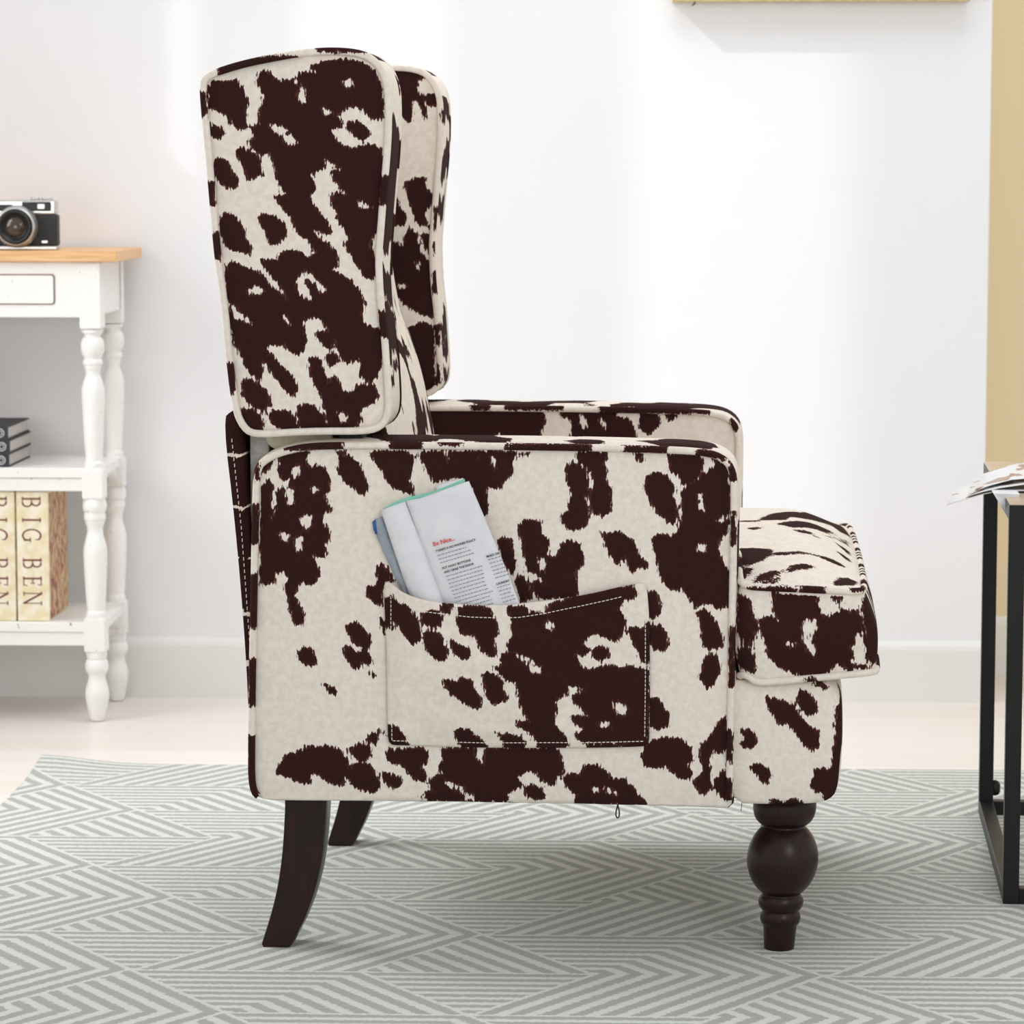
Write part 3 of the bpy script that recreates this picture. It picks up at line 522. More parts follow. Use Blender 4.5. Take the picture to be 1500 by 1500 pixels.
# T shaped seat cushion
def cushion():
    T_o = [(-.10, T + .008), (.276, T + .008), (.281, T + .004), (.2825, .016), (.288, .007), (.305, .004), (.405, .002), (.416, .006), (.421, .018), (.4235, .20), (.424, .34), (.4235, .48), (.421, Wd - .018),
           (.416, Wd - .006), (.405, Wd - .002), (.305, Wd - .004), (.288, Wd - .007), (.2825, Wd - .016), (.281, Wd - T - .004), (.276, Wd - T - .008), (-.10, Wd - T - .008), (-.115, Wd - T - .02), (-.115, T + .02)]
    A = resample(T_o, .006)
    V2, D, F = cap(A, .008); n = len(A)
    tilt = lambda x: 0.
    def zt(x, y): return .433 + .051 * math.sin(min(max(.4235 - x, 0) / .095, 1) * PI / 2) ** .8 * math.sin(PI * min(max(y / Wd, 0), 1)) ** .6
    top = np.array([(x, y, zt(x, y)) for x, y in V2])
    Nn = normals2(A); V = [top]; faces = list(F); base = len(top); rings = [list(range(n))]
    W2, E, G = cap(A, .02)
    K = 12
    def lean(q, t):
        f = np.clip((q[:, 0] - .29) / .125, 0, 1); return np.stack([q[:, 0] + .016 * t * f, q[:, 1]], 1)
    zb = lambda x, y: .3265 + .014 * max(0., (x - .29) / .13) + (.010 * math.exp(-((x - .288) / .010) ** 2) if y < .09 or y > Wd - .09 else 0)
    for k in range(1, K):
        t = k / K; q = lean(A, t) + Nn * (.009 * math.sin(PI * t))
        V.append(np.array([(x, y, zt(*a0) * (1 - t) + zb(x, y) * t) for (x, y), a0 in zip(q, A)])); rings.append(list(range(base, base + n))); base += n
    W = lean(W2, 1.)
    V.append(np.array([(x, y, zb(x, y)) for x, y in W])); faces += [tuple(base + i for i in f[::-1]) for f in G]; rings.append(list(range(base, base + n)))
    for a, b_ in zip(rings, rings[1:]):
        for i in range(n): j = (i + 1) % n; faces.append((a[i], a[j], b_[j], b_[i]))
    V = np.concatenate(V); nt = len(top)
    sp = np.empty(len(V)); sp[:nt] = sdf(V[:nt, :2], polys('cush_top'))
    far_ = V[:nt, 0] < .26
    sp[:nt] = np.where(far_, np.minimum(sp[:nt], hide_noise(V[:nt], 3.1, (.6, 2., 1))), sp[:nt])
    S_ = V[nt:]; side = sdf(S_[:, [0, 2]], polys('cush'), polys('cush_h'))
    sp[nt:] = np.where(S_[:, 1] < .05, side, hide_noise(S_, 4.9))
    o = mesh('seat_cushion', V, faces, M_cow, chair, sp)
    pp = polys('cush_pip')
    f = lambda V: np.where(V[:, 1] < .03, sdf(V[:, [0, 2]], pp), np.sin(V[:, 1] * 150 + 3 * np.sin(V[:, 1] * 37)) * .006)
    tube('piping', [(q[0], q[1], zt(*a0) - .0005) for q, a0 in zip(A + Nn * .0015, A)], .0042, M_cow, o, True, 8, f)
    B = lean(A, 1.)
    tube('piping', [(q[0], q[1], zb(*q)) for q in B + Nn * .001], .0042, M_cow, o, True, 8, lambda V: np.where(V[:, 1] < .03, sdf(V[:, [0, 2]], pp), hide_noise(V, 2.2)))
cushion()

# side pocket with stitching
pocket_o = resample(outline('pocket_o'), .005)
def pocket():
    V2, D, F = cap(pocket_o, .0045)
    x0, x1 = pocket_o[:, 0].min(), pocket_o[:, 0].max(); z0, z1 = pocket_o[:, 1].min(), pocket_o[:, 1].max()
    def yy(x, z, d):
        u = (x - x0) / (x1 - x0); w = (z - z0) / (z1 - z0)
        open_ = math.exp(-((u - .32) / .30) ** 4) * min(max(w, 0) / .5, 1) ** .9
        e = min(1, min(x - x0, x1 - x, z - z0) / .02); e = max(e, 0) ** .6
        fold = .0012 * math.sin(x * 55 + z * 90) * math.sin(z * 60 + 1) * e
        return -.0035 - e * (.0035 + .0185 * open_) - fold
    front = np.array([(x, yy(x, z, d), z) for (x, z), d in zip(V2, D)])
    n = len(pocket_o); backp = front.copy(); backp[:, 1] += .0016
    faces = list(F) + [tuple(len(front) + i for i in f[::-1]) for f in F]
    for i in range(n): j = (i + 1) % n; faces.append((i, j, len(front) + j, len(front) + i))
    sp = sdf(V2, polys('pocket'), polys('pocket_h'))
    o = mesh('pocket', np.concatenate([front, backp]), faces, M_cow, arm, np.concatenate([sp, sp]))
    # stitching: short raised dashes along the seams
    for key in ('st_top', 'st_l', 'st_r', 'st_b'):
        bm = bmesh.new()
        L = outline(key); s = np.concatenate([[0], np.cumsum(np.linalg.norm(np.diff(L, axis=0), axis=1))]); t = 0
        while t < s[-1] - .003:
            e = [np.array([np.interp(t + q, s, L[:, 0]), np.interp(t + q, s, L[:, 1])]) for q in (0, .0033)]
            t += .0048
            dr = e[1] - e[0]; dr /= np.linalg.norm(dr); nn = np.array([-dr[1], dr[0]]) * .00042
            ym = yy((e[0][0] + e[1][0]) / 2, (e[0][1] + e[1][1]) / 2, .01)
            v = []
            for yo in (.0002, -.0006):
                for c_ in (e[0] - nn, e[1] - nn, e[1] + nn, e[0] + nn): v.append(bm.verts.new((c_[0], ym + yo, c_[1])))
            for f in ((0, 1, 2, 3), (7, 6, 5, 4), (0, 4, 5, 1), (1, 5, 6, 2), (2, 6, 7, 3), (3, 7, 4, 0)): bm.faces.new([v[i] for i in f])
        me = bpy.data.meshes.new('stitching'); bmesh.ops.recalc_face_normals(bm, faces=bm.faces); bm.to_mesh(me); bm.free()
        link('stitching', me, M_thread, o, False)
    return o
pocket()
def back_stitch():
    bm = bmesh.new(); z = .60
    while z > .30:
        x = np.interp(z, [.19, .36, .50, .62], [-.279, -.2825, -.2915, -.3035])
        box_bm(bm, x - .0004, x + .0004, .0283, .0292, z - .004, z); z -= .0072
    me = bpy.data.meshes.new('stitching'); bm.to_mesh(me); bm.free(); link('stitching', me, M_thread, flap, False)
back_stitch()

# legs
leg_o = resample(outline('leg_o'), .006); leg_o[:, 1] = np.maximum(leg_o[:, 1], .0036)
for y, far_ in ((.035, 0), (Wd - .078, 1)):
    l = slab('leg', leg_o, y, y + .042, M_wood, chair, .008, rings=8, rim=.0012, b0=.0, b1=.0, sharp=True)
    lab(l, 'curved dark wood rear leg')
fl = [(.0172, .0034), (.0176, .005), (.0194, .030), (.0196, .0318), (.0215, .0330), (.0232, .0365), (.0236, .0405), (.0230, .0445), (.0212, .0475), (.0207, .0486), (.0228, .0503), (.0256, .0545), (.0264, .0592), (.0256, .0640), (.0230, .0675), (.0219, .0688)]
def front_leg(y):
    prof = list(fl)
    b_ = [(.0415 * math.cos(math.radians(q)), .1098 + .0480 * math.sin(math.radians(q))) for q in range(-57, 55, 4)]
    cupp = [(.0242, .1490), (.0246, .1502), (.0278, .1515), (.0325, .1560), (.0352, .1615), (.0366, .1680), (.0370, .19)]
    allp = prof + b_ + cupp
    o = lathe('leg', allp, M_wood, chair, 48, (.3300, y), (.03, 0))
    lab(o, 'turned dark wood front leg with a ball')
front_leg(.078); front_leg(Wd - .078)
# loose cords under the seat
cord = [(.1424, .05, .192), (.1424, .05, .178), (.1418, .05, .1735), (.1406, .05, .169), (.1402, .05, .164), (.1410, .05, .1612), (.1424, .05, .1605), (.1437, .05, .1615), (.1443, .05, .165), (.1438, .05, .170), (.1426, .05, .1745), (.1426, .05, .190)]
tube('cord_loop', cord, .0009, M_blackthread, chair, False, 6)
tube('loose_thread', [(.2855, .03, .19), (.2855, .03, .181), (.285, .03, .175)], .0004, M_blackthread, chair, False, 5)

# ------------------------------------------------------------------ things in the pocket
def sheet(name, A, yf, th, mat_, parent, step=.006):
    A = resample_sharp(A, .006); V2, D, F = cap(A, step); n = len(A)
    fr = np.array([(x, yf(x, z), z) for x, z in V2]); bk = fr.copy(); bk[:, 1] += th
    faces = list(F) + [tuple(len(fr) + i for i in f[::-1]) for f in F] + [(i, (i + 1) % n, len(fr) + (i + 1) % n, len(fr) + i) for i in range(n)]
    return mesh(name, np.concatenate([fr, bk]), faces, mat_, parent)
def resample_sharp(A, step):
    A = np.array(A, float); out = []
    for a, b_ in zip(A, np.roll(A, -1, 0)):
        L = np.linalg.norm(b_ - a); k = max(1, int(L / step))
        for i in range(k): out.append(a + (b_ - a) * i / k)
    return np.array(out)
M_page = mottled('white_page_paper', (230, 231, 236), (224, 225, 231), 8, .55)
M_mint, _, _ = mat('mint_cover_card', (140, 215, 190), .45)
M_greymag = mottled('blue_grey_magazine_cover', (160, 170, 180), (146, 156, 167), 12, .35)
M_bluedot, _, _ = mat('blue_print', (30, 90, 160), .5)
M_red, _, _ = mat('red_ink', (205, 52, 48), .7)
M_ink, _, _ = mat('black_ink', (40, 40, 46), .7)
M_inkgrey, _, _ = mat('grey_ink', (148, 148, 154), .7)
# distance from the spine line of the open booklet
sp0, sp1 = outline('pg_r')[0], outline('pg_r')[-2]
spd = (sp1 - sp0) / np.linalg.norm(sp1 - sp0); spn = np.array([-spd[1], spd[0]])
if spn[0] < 0: spn = -spn
def dspine(x, z): return float((np.array([x, z]) - sp0) @ spn)
def yr(x, z): d = max(dspine(x, z), 0); return -.0125 - .0075 * (1 - math.exp(-d / .012)) + .0012 * d / .08
def yl(x, z): d = max(-dspine(x, z), 0); return -.0125 - .006 * math.sin(min(d / .034, 1) * PI) ** .8 + .003 * d / .03
booklet = thing('booklet', 'open white booklet with mint cover tucked into the armchair pocket', 'booklet', ORG, RZ)
sheet('mint_cover', outline('mint'), lambda x, z: -.0085, .001, M_mint, booklet)
o = sheet('page', outline('pg_l'), yl, .0008, M_page, booklet)
pr_ = sheet('page', outline('pg_r'), yr, .0008, M_page, booklet)
lab(pr_, 'printed right page')
sheet('back_page', outline('backp'), lambda x, z: -.0068, .0008, M_page, booklet)
mag = thing('magazine', 'blue grey magazine behind the open booklet in the armchair pocket', 'magazine', ORG, RZ)
sheet('cover', outline('grey'), lambda x, z: -.0050, .0012, M_greymag, mag)
sheet('cover_picture', polys('cover_band')[0], lambda x, z: -.0056, .0005, M_bluedot, mag)

def text_mesh(name, s, size, mat_, parent, M, bold=0., extrude=.00005):
    cu = bpy.data.curves.new(name, 'FONT'); cu.body = s; cu.size = size; cu.extrude = extrude; cu.offset = bold; cu.resolution_u = 3
    to = bpy.data.objects.new(name, cu); C.objects.link(to)
    dg = bpy.context.evaluated_depsgraph_get(); me = bpy.data.meshes.new_from_object(to.evaluated_get(dg))
    bpy.data.objects.remove(to); me.transform(M); me.materials.clear()
    return link(name, me, mat_, parent, False)
th = math.radians(17)
def page_M(x, z, y=-.0212):
    M = Matrix.Identity(4)
    ex = Vector((math.cos(th), 0, math.sin(th))); ey = Vector((-math.sin(th), 0, math.cos(th)))
    for i in range(3): M[i][0] = ex[i]; M[i][1] = ey[i]; M[i][2] = (0, -1, 0)[i]
    M[0][3], M[1][3], M[2][3] = x, y, z; return M
def on_page(x0, z0, dx, dz):
    return x0 + dx * math.cos(th) - dz * math.sin(th), z0 + dx * math.sin(th) + dz * math.cos(th)
text_mesh('red_heading', 'Be Nice...', .0068, M_red, pr_, page_M(-.0640, .4835), .00012)
text_mesh('heading', "THERE'S A NO PHONES POLICY", .00335, M_ink, pr_, page_M(-.0612, .4768), .0001)
text_mesh('heading', 'PUT AWAY BUTTONS', .0034, M_ink, pr_, page_M(-.0539, .4574), .0001)
text_mesh('heading', 'AND GRAB THE DOOR', .0034, M_ink, pr_, page_M(-.0519, .4528), .0001)
def body_lines(x0, z0, n, width, gap, seed):
    rnd = random.Random(seed); bm = bmesh.new()
    slant = math.tan(math.radians(4.5))
    for i in range(n):
        dx = (i * gap) * slant * 1.; t = 0; w = width * rnd.uniform(.86, 1.)
        while t < w:
            L = rnd.uniform(.0016, .0046)
            if t + L > w: break
            for (a, b_) in ((t, t + L),):
                v = []
                for q, h in ((a, 0), (b_, 0), (b_, .0010), (a, .0010)):
                    X, Z = on_page(x0, z0, q + dx, -i * gap + h)
                    v.append(bm.verts.new((X, min(yr(X, Z), -.0192) - .0012, Z)))
                bm.faces.new(v)
            t += L + .0009
    bmesh.ops.recalc_face_normals(bm, faces=bm.faces); me = bpy.data.meshes.new('text_lines'); bm.to_mesh(me); bm.free()
    o = link('text_lines', me, M_inkgrey, pr_, False); return o
body_lines(-.0598, .4722, 3, .042, .0044, 1)
body_lines(-.0500, .4486, 13, .046, .0044, 2)
body_lines(-.0020, .4680, 6, .020, .0044, 3); body_lines(.0085, .4365, 5, .018, .0044, 4)
text_mesh('heading', 'MAKE USE', .0034, M_ink, pr_, page_M(-.0036, .4712), .0001)
text_mesh('heading', 'LAUNDRY', .0034, M_ink, pr_, page_M(.0077, .4400), .0001)

# ------------------------------------------------------------------ console table
def painted(name='chipped_white_paint'):
    m, t, b = mat(name, (238, 236, 230), .45)
    n = tex(t, 'ShaderNodeTexNoise', coord(t, (30, 30, 12)), Detail=4., Roughness=.7)
    w = N(t, n.outputs['Fac']).step(.675, .69)
    t.links.new(mixc(t, w, srgb(246, 245, 241), srgb(120, 88, 74)), b.inputs['Base Color']); return m
M_paint = painted()
def pine():
    m, t, b = mat('honey_pine', (214, 160, 100), .4)
    n = tex(t, 'ShaderNodeTexNoise', coord(t, (4, 40, 60)), Detail=5.)
    t.links.new(mixc(t, N(t, n.outputs['Fac']).step(.35, .65), srgb(234, 190, 136), srgb(217, 167, 112)), b.inputs['Base Color']); return m
M_pine = pine()
M_groove, _, _ = mat('brown_drawer_shadow_gap_wood', (142, 112, 96), .8)
con = thing('console_table', 'white distressed console table with turned legs and pine top by the wall', 'console table', (-1.245, 5.3, 0))
cx0 = 1.245; X = lambda x: x + cx0; Yc = lambda y: y - 5.3
def cbox(name, x0, x1, y0, y1, z0, z1, m=M_paint, bev=.0015, parent=con): return box(name, X(x0), X(x1), Yc(y0), Yc(y1), z0, z1, m, parent, bev)
XR = -.869; XL = -1.621; YF = 5.199; YB = 5.438
cbox('tabletop', XL - .028, XR + .028, YF - .012, 5.456, .7585, .7765, M_pine, .0015)
cbox('apron', XL + .004, XR - .004, YF + .0015, YF + .018, .668, .7583)
cbox('apron', XL + .004, XR - .004, YB - .018, YB - .002, .668, .7583)
for xa in (XR - .018, XL + .002): cbox('apron', xa, xa + .016, YF + .019, YB - .019, .672, .7583)
def rrect(x0, x1, z0, z1, r):
    return np.array([(cx_ + r * math.cos(math.radians(a)), cz_ + r * math.sin(math.radians(a))) for cx_, cz_, a0 in ((x1 - r, z0 + r, -90), (x1 - r, z1 - r, 0), (x0 + r, z1 - r, 90), (x0 + r, z0 + r, 180)) for a in range(a0, a0 + 91, 15)])
d_ = slab('drawer', rrect(X(-1.545), X(-.9468), .6910, .7365, .004), Yc(YF - .0012), Yc(YF + .0013), M_paint, con, .03, rings=1, sharp=True)
gr = slab('groove', rrect(X(-1.547), X(-.9446), .6890, .7386, .005), Yc(YF), Yc(YF + .0014), M_groove, d_, .03, rings=1, sharp=True)
for kx in (-1.40, -1.09):
    kb = lathe('knob', [(.004, 0), (.0045, .006), (.010, .010), (.012, .015), (.009, .020), (.002, .021)], M_paint, d_, 20)
    kb.rotation_euler = (PI / 2, 0, 0); kb.location = (X(kx), Yc(YF - .001), .714)
def console_leg(x, y):
    h = .018
    r_ = lambda lst: lst
    bm_parts = []
    # one mesh: square blocks joined by turned sections
    bm = bmesh.new()
    for z0, z1 in ((.649, .7583), (.370, .420), (.1165, .1735)): box_bm(bm, -h, h, -h, h, z0, z1)
    bmesh.ops.bevel(bm, geom=bm.edges[:], offset=.002, segments=2, affect='EDGES')
    me = bpy.data.meshes.new('leg'); 
    profs = [[(.0172, .648), (.0168, .643), (.0135, .640), (.0132, .636), (.0170, .632), (.0190, .625), (.0192, .616), (.0172, .607), (.0145, .602), (.0142, .599), (.0160, .597), (.0162, .592), (.0140, .589), (.0138, .585), (.0120, .580), (.0118, .573), (.0145, .566), (.0175, .556), (.0190, .545), (.0180, .515), (.0160, .470), (.0140, .440), (.0138, .432), (.0155, .430), (.0158, .424), (.0150, .419)],
             [(.0170, .371), (.0190, .364), (.0198, .357), (.0185, .350), (.0165, .348), (.0175, .344), (.0178, .337), (.0160, .333), (.0155, .329), (.0135, .324), (.0128, .316), (.0150, .306), (.0180, .294), (.0196, .280), (.0185, .245), (.0165, .205), (.0148, .186), (.0150, .184), (.0165, .181), (.0168, .176), (.0160, .172)],
             [(.0160, .1175), (.0172, .113), (.0165, .106), (.0150, .104), (.0180, .100), (.0195, .092), (.0185, .085), (.0150, .079), (.0140, .073), (.0155, .066), (.0185, .056), (.0198, .046), (.0190, .036), (.0160, .020), (.0130, .008), (.0118, .0045), (.0105, .001)]]
    for pr in profs:
        pr = smooth_prof(pr, 3); rows = []
        for r, z in pr: rows.append([bm.verts.new((r * math.cos(2 * PI * k / 24), r * math.sin(2 * PI * k / 24), z)) for k in range(24)])
        for a, b_ in zip(rows, rows[1:]):
            for k in range(24): f = bm.faces.new((a[k], a[(k + 1) % 24], b_[(k + 1) % 24], b_[k])); f.smooth = True
        bm.faces.new(rows[0]); bm.faces.new(rows[-1][::-1])
    bmesh.ops.recalc_face_normals(bm, faces=bm.faces); bm.to_mesh(me); bm.free()
    o = link('leg', me, M_paint, con, False); o.location = (X(x), Yc(y), 0); return o
for lx in (XR - .018, XL + .018):
    for ly in (YF + .018, YB - .018): console_leg(lx, ly)
for z0, zr0, zr1 in ((.405, .383, .4045), (.150, .127, .1495)):
    cbox('shelf', XL + .004, XR - .006, YF + .003, YB - .004, z0, z0 + .0165)
    cbox('shelf_rail', XL + .03, XR - .034, YF + .006, YF + .020, zr0, zr1)
for zt, zb in ((.4195, .372), (.171, .119)):
    for xa in (XR - .026, XL + .010):
        A = resample([(YF + .030, zb), (YF + .05, zb + .018), (YF + .08, zb + .026), (YB - .08, zb + .026), (YB - .05, zb + .018), (YB - .030, zb), (YB - .030, zt), (YF + .030, zt)], .006)
        s_ = slab('side_rail', A, 0, .016, M_paint, con, .02)
        me = s_.data
        for v in me.vertices: y_, x_, z_ = v.co.x, v.co.y, v.co.z; v.co = (X(xa) + x_, Yc(y_), z_)

# ------------------------------------------------------------------ camera on the console
M_chrome, _, _ = mat('brushed_chrome', (205, 203, 200), .28, metal=.85)
M_leather = mottled('black_leatherette', (40, 41, 43), (28, 29, 31), 90, .6)
M_glass, _, _ = mat('dark_amber_lens_glass', (60, 42, 30), .06, coat=.6)
M_dark, _, _ = mat('matte_black_metal', (22, 22, 24), .4)
ZT = .7765
fc = thing('film_camera', 'chrome and black vintage film camera on the pine tabletop', 'camera', (-1.013, 5.255, ZT))
lab(box('body', -.070, .0655, -.011, .018, .007, .058, M_leather, fc, .003), 'black leatherette body')
box('bottom_plate', -.070, .0655, -.011, .018, .0, .0068, M_chrome, fc, .002)
box('top_plate', -.067, .0635, -.010, .017, .0582, .082, M_chrome, fc, .003)
box('viewfinder_window', .0085, .0560, -.0118, -.0098, .0635, .0785, M_dark, fc, .0015)
box('flash_window', -.030, -.0075, -.0118, -.0098, .064, .074, M_dark, fc, .0015)
w_ = box('window_glint', .034, .046, -.0124, -.0119, .067, .0755, M_chrome, fc, .001)
for kx, r in ((.028, .0075), (.047, .009), (-.045, .012)):
    lathe('dial', [(r, .0821), (r, .0858), (r * .8, .0866), (.001, .0867)], M_chrome, fc, 24).location = (kx, .003, 0)
def barrel():
    parts = [('lens_barrel', [(.0335, 0), (.0345, .004), (.0345, .010), (.0325, .013), (.0325, .020), (.0300, .024), (.0295, .0245), (.0285, .0240), (.0275, .020)], M_chrome),
             ('lens_ring', [(.0272, .018), (.0272, .0300), (.0255, .0312), (.0235, .0300), (.0190, .0240), (.0185, .0235)], M_dark),
             ('front_glass', [(.0184, .0225), (.0150, .0252), (.0100, .0272), (.0050, .0282), (.0005, .0285)], M_glass)]
    for nm, pr, m_ in parts:
        o = lathe(nm, pr, m_, fc, 40); o.rotation_euler = (PI / 2, 0, 0); o.location = (.001, -.0115, .0385)
barrel()
box('badge', .040, .050, -.0118, -.0110, .0115, .0155, M_chrome, fc, .0005)

# ------------------------------------------------------------------ books
M_bookcover = mottled('charcoal_book_cloth', (50, 52, 58), (42, 44, 50), 40, .6)
M_bookedge = mottled('page_block_edge', (214, 207, 200), (200, 192, 186), 60, .8)
M_white, _, _ = mat('white_print', (225, 225, 228), .6)
def dark_book():
    b_ = thing('book', '', 'book', (0, 0, 0))
    W_, D_, H2 = .24, .185, .0222
    bm = bmesh.new(); box_bm(bm, -W_, 0, 0, D_, 0, .0022); box_bm(bm, -W_, 0, 0, D_, H2 - .0022, H2); box_bm(bm, -W_, -.0, 0, .0025, .0022, H2 - .0022)
    me = bpy.data.meshes.new('cover'); bm.to_mesh(me); bm.free(); link('cover', me, M_bookcover, b_, False)
    lab(box('page_block', -W_ + .003, -.002, .003, D_ - .004, .0023, H2 - .0023, M_bookedge, b_, 0), 'pale page edges')
    for r, w in ((.0068, .0012), (.0036, .0010)):
        pts = [(-.0135 + r * math.cos(a), -.0004, H2 / 2 + r * math.sin(a)) for a in [2 * PI * q / 24 for q in range(24)]]
        tube('spine_swirl', pts, w * .6, M_white, b_, True, 6)
    return b_
SH1 = .4218
bk0 = dark_book(); labels = ['charcoal book lowest in the stack of three on the middle console shelf', 'charcoal book between the two others stacked on the middle console shelf', 'charcoal book on top of the stack of three on the middle console shelf']
def copy_tree(o, parent=None):
    c = o.copy(); C.objects.link(c); c.parent = parent
    for ch in o.children: copy_tree(ch, c)
    return c
for i in range(3):
    b_ = bk0 if i == 0 else copy_tree(bk0)
    b_.location = (-1.0268 + (.000, .0015, -.0012)[i], 5.214, SH1 + i * .0224); b_['label'] = labels[i]; b_['group'] = 'stacked charcoal books'

M_boxcream = mottled('aged_cream_paper', (247, 240, 219), (236, 222, 180), 10, .6)
M_letter, _, _ = mat('brown_lettering', (120, 60, 48), .6)
def art_mat():
    m, t, b = mat('printed_collage', (150, 110, 90), .5)
    n = tex(t, 'ShaderNodeTexNoise', coord(t, (16, 22, 11)), Detail=3., Roughness=.65)
    r = t.nodes.new('ShaderNodeValToRGB'); t.links.new(n.outputs['Fac'], r.inputs[0])
    e = r.color_ramp; e.interpolation = 'LINEAR'
    e.elements[0].position = .33; e.elements[0].color = srgb(92, 66, 58); e.elements[1].position = .62; e.elements[1].color = srgb(214, 190, 140)
    for p_, c_ in ((.42, (150, 95, 85)), (.46, (215, 110, 80)), (.50, (176, 140, 110)), (.55, (222, 200, 150))):
        k = e.elements.new(p_); k.color = srgb(*c_)
    t.links.new(r.outputs[0], b.inputs['Base Color']); return m
M_art = art_mat()
# serif capitals as strokes: (x0,z0,x1,z1,width) in a unit cell, or arcs
def glyph(ch):
    thin, fat = .055, .12; L = []
    def ln(x0, z0, x1, z1, w): L.append([((x0, z0), (x1, z1)), w])
    def arc(cx_, cz_, rx, rz, a0, a1, w):
        p = [(cx_ + rx * math.cos(math.radians(a0 + (a1 - a0) * i / 14)), cz_ + rz * math.sin(math.radians(a0 + (a1 - a0) * i / 14))) for i in range(15)]
        L.append([tuple(p), w])
    if ch == 'B': ln(.15, 0, .15, 1, fat); ln(0, .02, .4, .02, thin); ln(0, .98, .38, .98, thin); ln(.15, .52, .4, .52, thin); arc(.38, .75, .24, .23, -90, 90, fat * .8); arc(.4, .27, .28, .25, -90, 90, fat * .8)
    if ch == 'I': ln(.15, 0, .15, 1, fat); ln(0, .02, .3, .02, thin); ln(0, .98, .3, .98, thin)
    if ch == 'G': arc(.45, .5, .42, .5, 50, 320, fat * .8); ln(.76, .08, .76, .42, fat); ln(.6, .42, .9, .42, thin); ln(.74, .72, .74, .92, thin)
    if ch == 'E': ln(.15, 0, .15, 1, fat); ln(0, .02, .62, .02, thin); ln(0, .98, .6, .98, thin); ln(.15, .52, .48, .52, thin); ln(.6, .0, .64, .2, thin); ln(.58, .8, .6, 1, thin); ln(.48, .42, .48, .62, thin)
    if ch == 'N': ln(.12, 0, .12, 1, thin); ln(.8, 0, .8, 1, thin); ln(.12, 1, .8, 0, fat); ln(0, .02, .26, .02, thin); ln(.66, .98, .94, .98, thin); ln(0, .98, .2, .98, thin)
    return L
def letters(word_pos, size, y, parent, xc, squash=1.):
    """capitals turned a quarter clockwise down a spine; word_pos: (char, z of its start)"""
    bm = bmesh.new()
    for ch, zt in word_pos:
        for pts, w in glyph(ch):
            pts = [np.array(p) for p in pts]
            for a, b_ in zip(pts, pts[1:]):
                d = b_ - a; L = np.linalg.norm(d)
                if L < 1e-6: continue
                d /= L; n = np.array([-d[1], d[0]]) * w / 2; a2 = a - d * w * .25; b2 = b_ + d * w * .25
                v = []
                for q in (a2 - n, b2 - n, b2 + n, a2 + n):
                    v.append(bm.verts.new((xc + (q[1] - .5) * size, y, zt - q[0] * size * squash)))
                bm.faces.new(v)
    bmesh.ops.recalc_face_normals(bm, faces=bm.faces)
    ex = bmesh.ops.extrude_face_region(bm, geom=bm.faces[:]); bmesh.ops.translate(bm, verts=[g for g in ex['geom'] if isinstance(g, bmesh.types.BMVert)], vec=(0, -.0003, 0))
    me = bpy.data.meshes.new('spine_lettering'); bm.to_mesh(me); bm.free(); return link('spine_lettering', me, M_letter, parent, False)
SH2 = .1668
def big_book():
    b_ = thing('book', '', 'book', (0, 0, 0)); w = .0535; h = .2145
    box('cover', 0, w, 0, .165, 0, h, M_boxcream, b_, .002)
    lab(box('cover_picture', w, w + .0006, .004, .161, .003, h - .003, M_art, b_, 0), 'red and brown printed picture on the side')
    letters([('B', .2065), ('I', .1715), ('G', .1530)], .0300, -.0002, b_, .0255, .80); letters([('B', .1050), ('E', .0745), ('N', .0490)], .0300, -.0002, b_, .0255, .80)
    return b_
g0 = big_book(); g0.location = (-1.0165, 5.212, SH2); g0.rotation_euler = (0, 0, math.radians(-.5))
g0['label'] = 'thick cream book with brown capitals, right one on the bottom console shelf, side picture showing'; g0['group'] = 'cream books on the bottom shelf'
g1 = copy_tree(g0); g1.location = (-1.0725, 5.212, SH2); g1['label'] = 'thick cream book with brown capitals, left of its twin on the bottom console shelf'

# ------------------------------------------------------------------ picture frame at the top
M_gilt = mottled('pale_gilt_wood', (206, 188, 140), (190, 170, 120), 25, .45)
pf = thing('picture_frame', 'pale gilt wooden picture frame on the white wall, only its lower edge showing', 'picture frame', (.307, 5.45, 1.187))
for nm, a in (('frame_bar', (-.2475, .2475, -.02, .019, .0, .018)), ('frame_bar', (-.2475, .2475, -.02, .019, .62, .638)), ('frame_bar', (-.2475, -.2295, -.02, .019, .0182, .6198)), ('frame_bar', (.2295, .2475, -.02, .019, .0182, .6198))):
    box(nm, *a, M_gilt, pf, .001)
lab(box('canvas', -.2294, .2294, -.008, .016, .0183, .6197, mottled('pale_canvas', (225, 222, 214), (200, 196, 186), 5, .8), pf, 0), 'pale canvas')
tube('hook', [(-.209, -.012, .004), (-.210, -.012, -.003), (-.214, -.012, -.006)], .0014, M_black, pf, False, 6)

# ------------------------------------------------------------------ side table
M_oaktop = mottled('light_oak_tabletop', (205, 186, 160), (192, 172, 146), 8, .28)
st = thing('side_table', 'black steel side table with light top at the right edge of the rug', 'side table', (.4575, 3.918, .0034), math.radians(-3.))
bw = .0195; tw, td, hh = .50, .575, .4965
sq = lambda nm, x0, x1, y0, y1, z0, z1: box(nm, x0, x1, y0, y1, z0, z1, M_black, st, .001)
for lx in (0, tw - bw):
    for ly in (0, td - bw): sq('leg', lx, lx + bw, ly, ly + bw, .0, hh)
for ly in (0, td - bw):
    sq('foot_bar', bw, tw - bw, ly, ly + bw, 0, bw); sq('top_bar', bw, tw - bw, ly, ly + bw, hh - bw, hh)
for lx in (0, tw - bw):
    sq('foot_bar', lx, lx + bw, bw, td - bw, 0, bw); sq('top_bar', lx, lx + bw, bw, td - bw, hh - bw, hh)
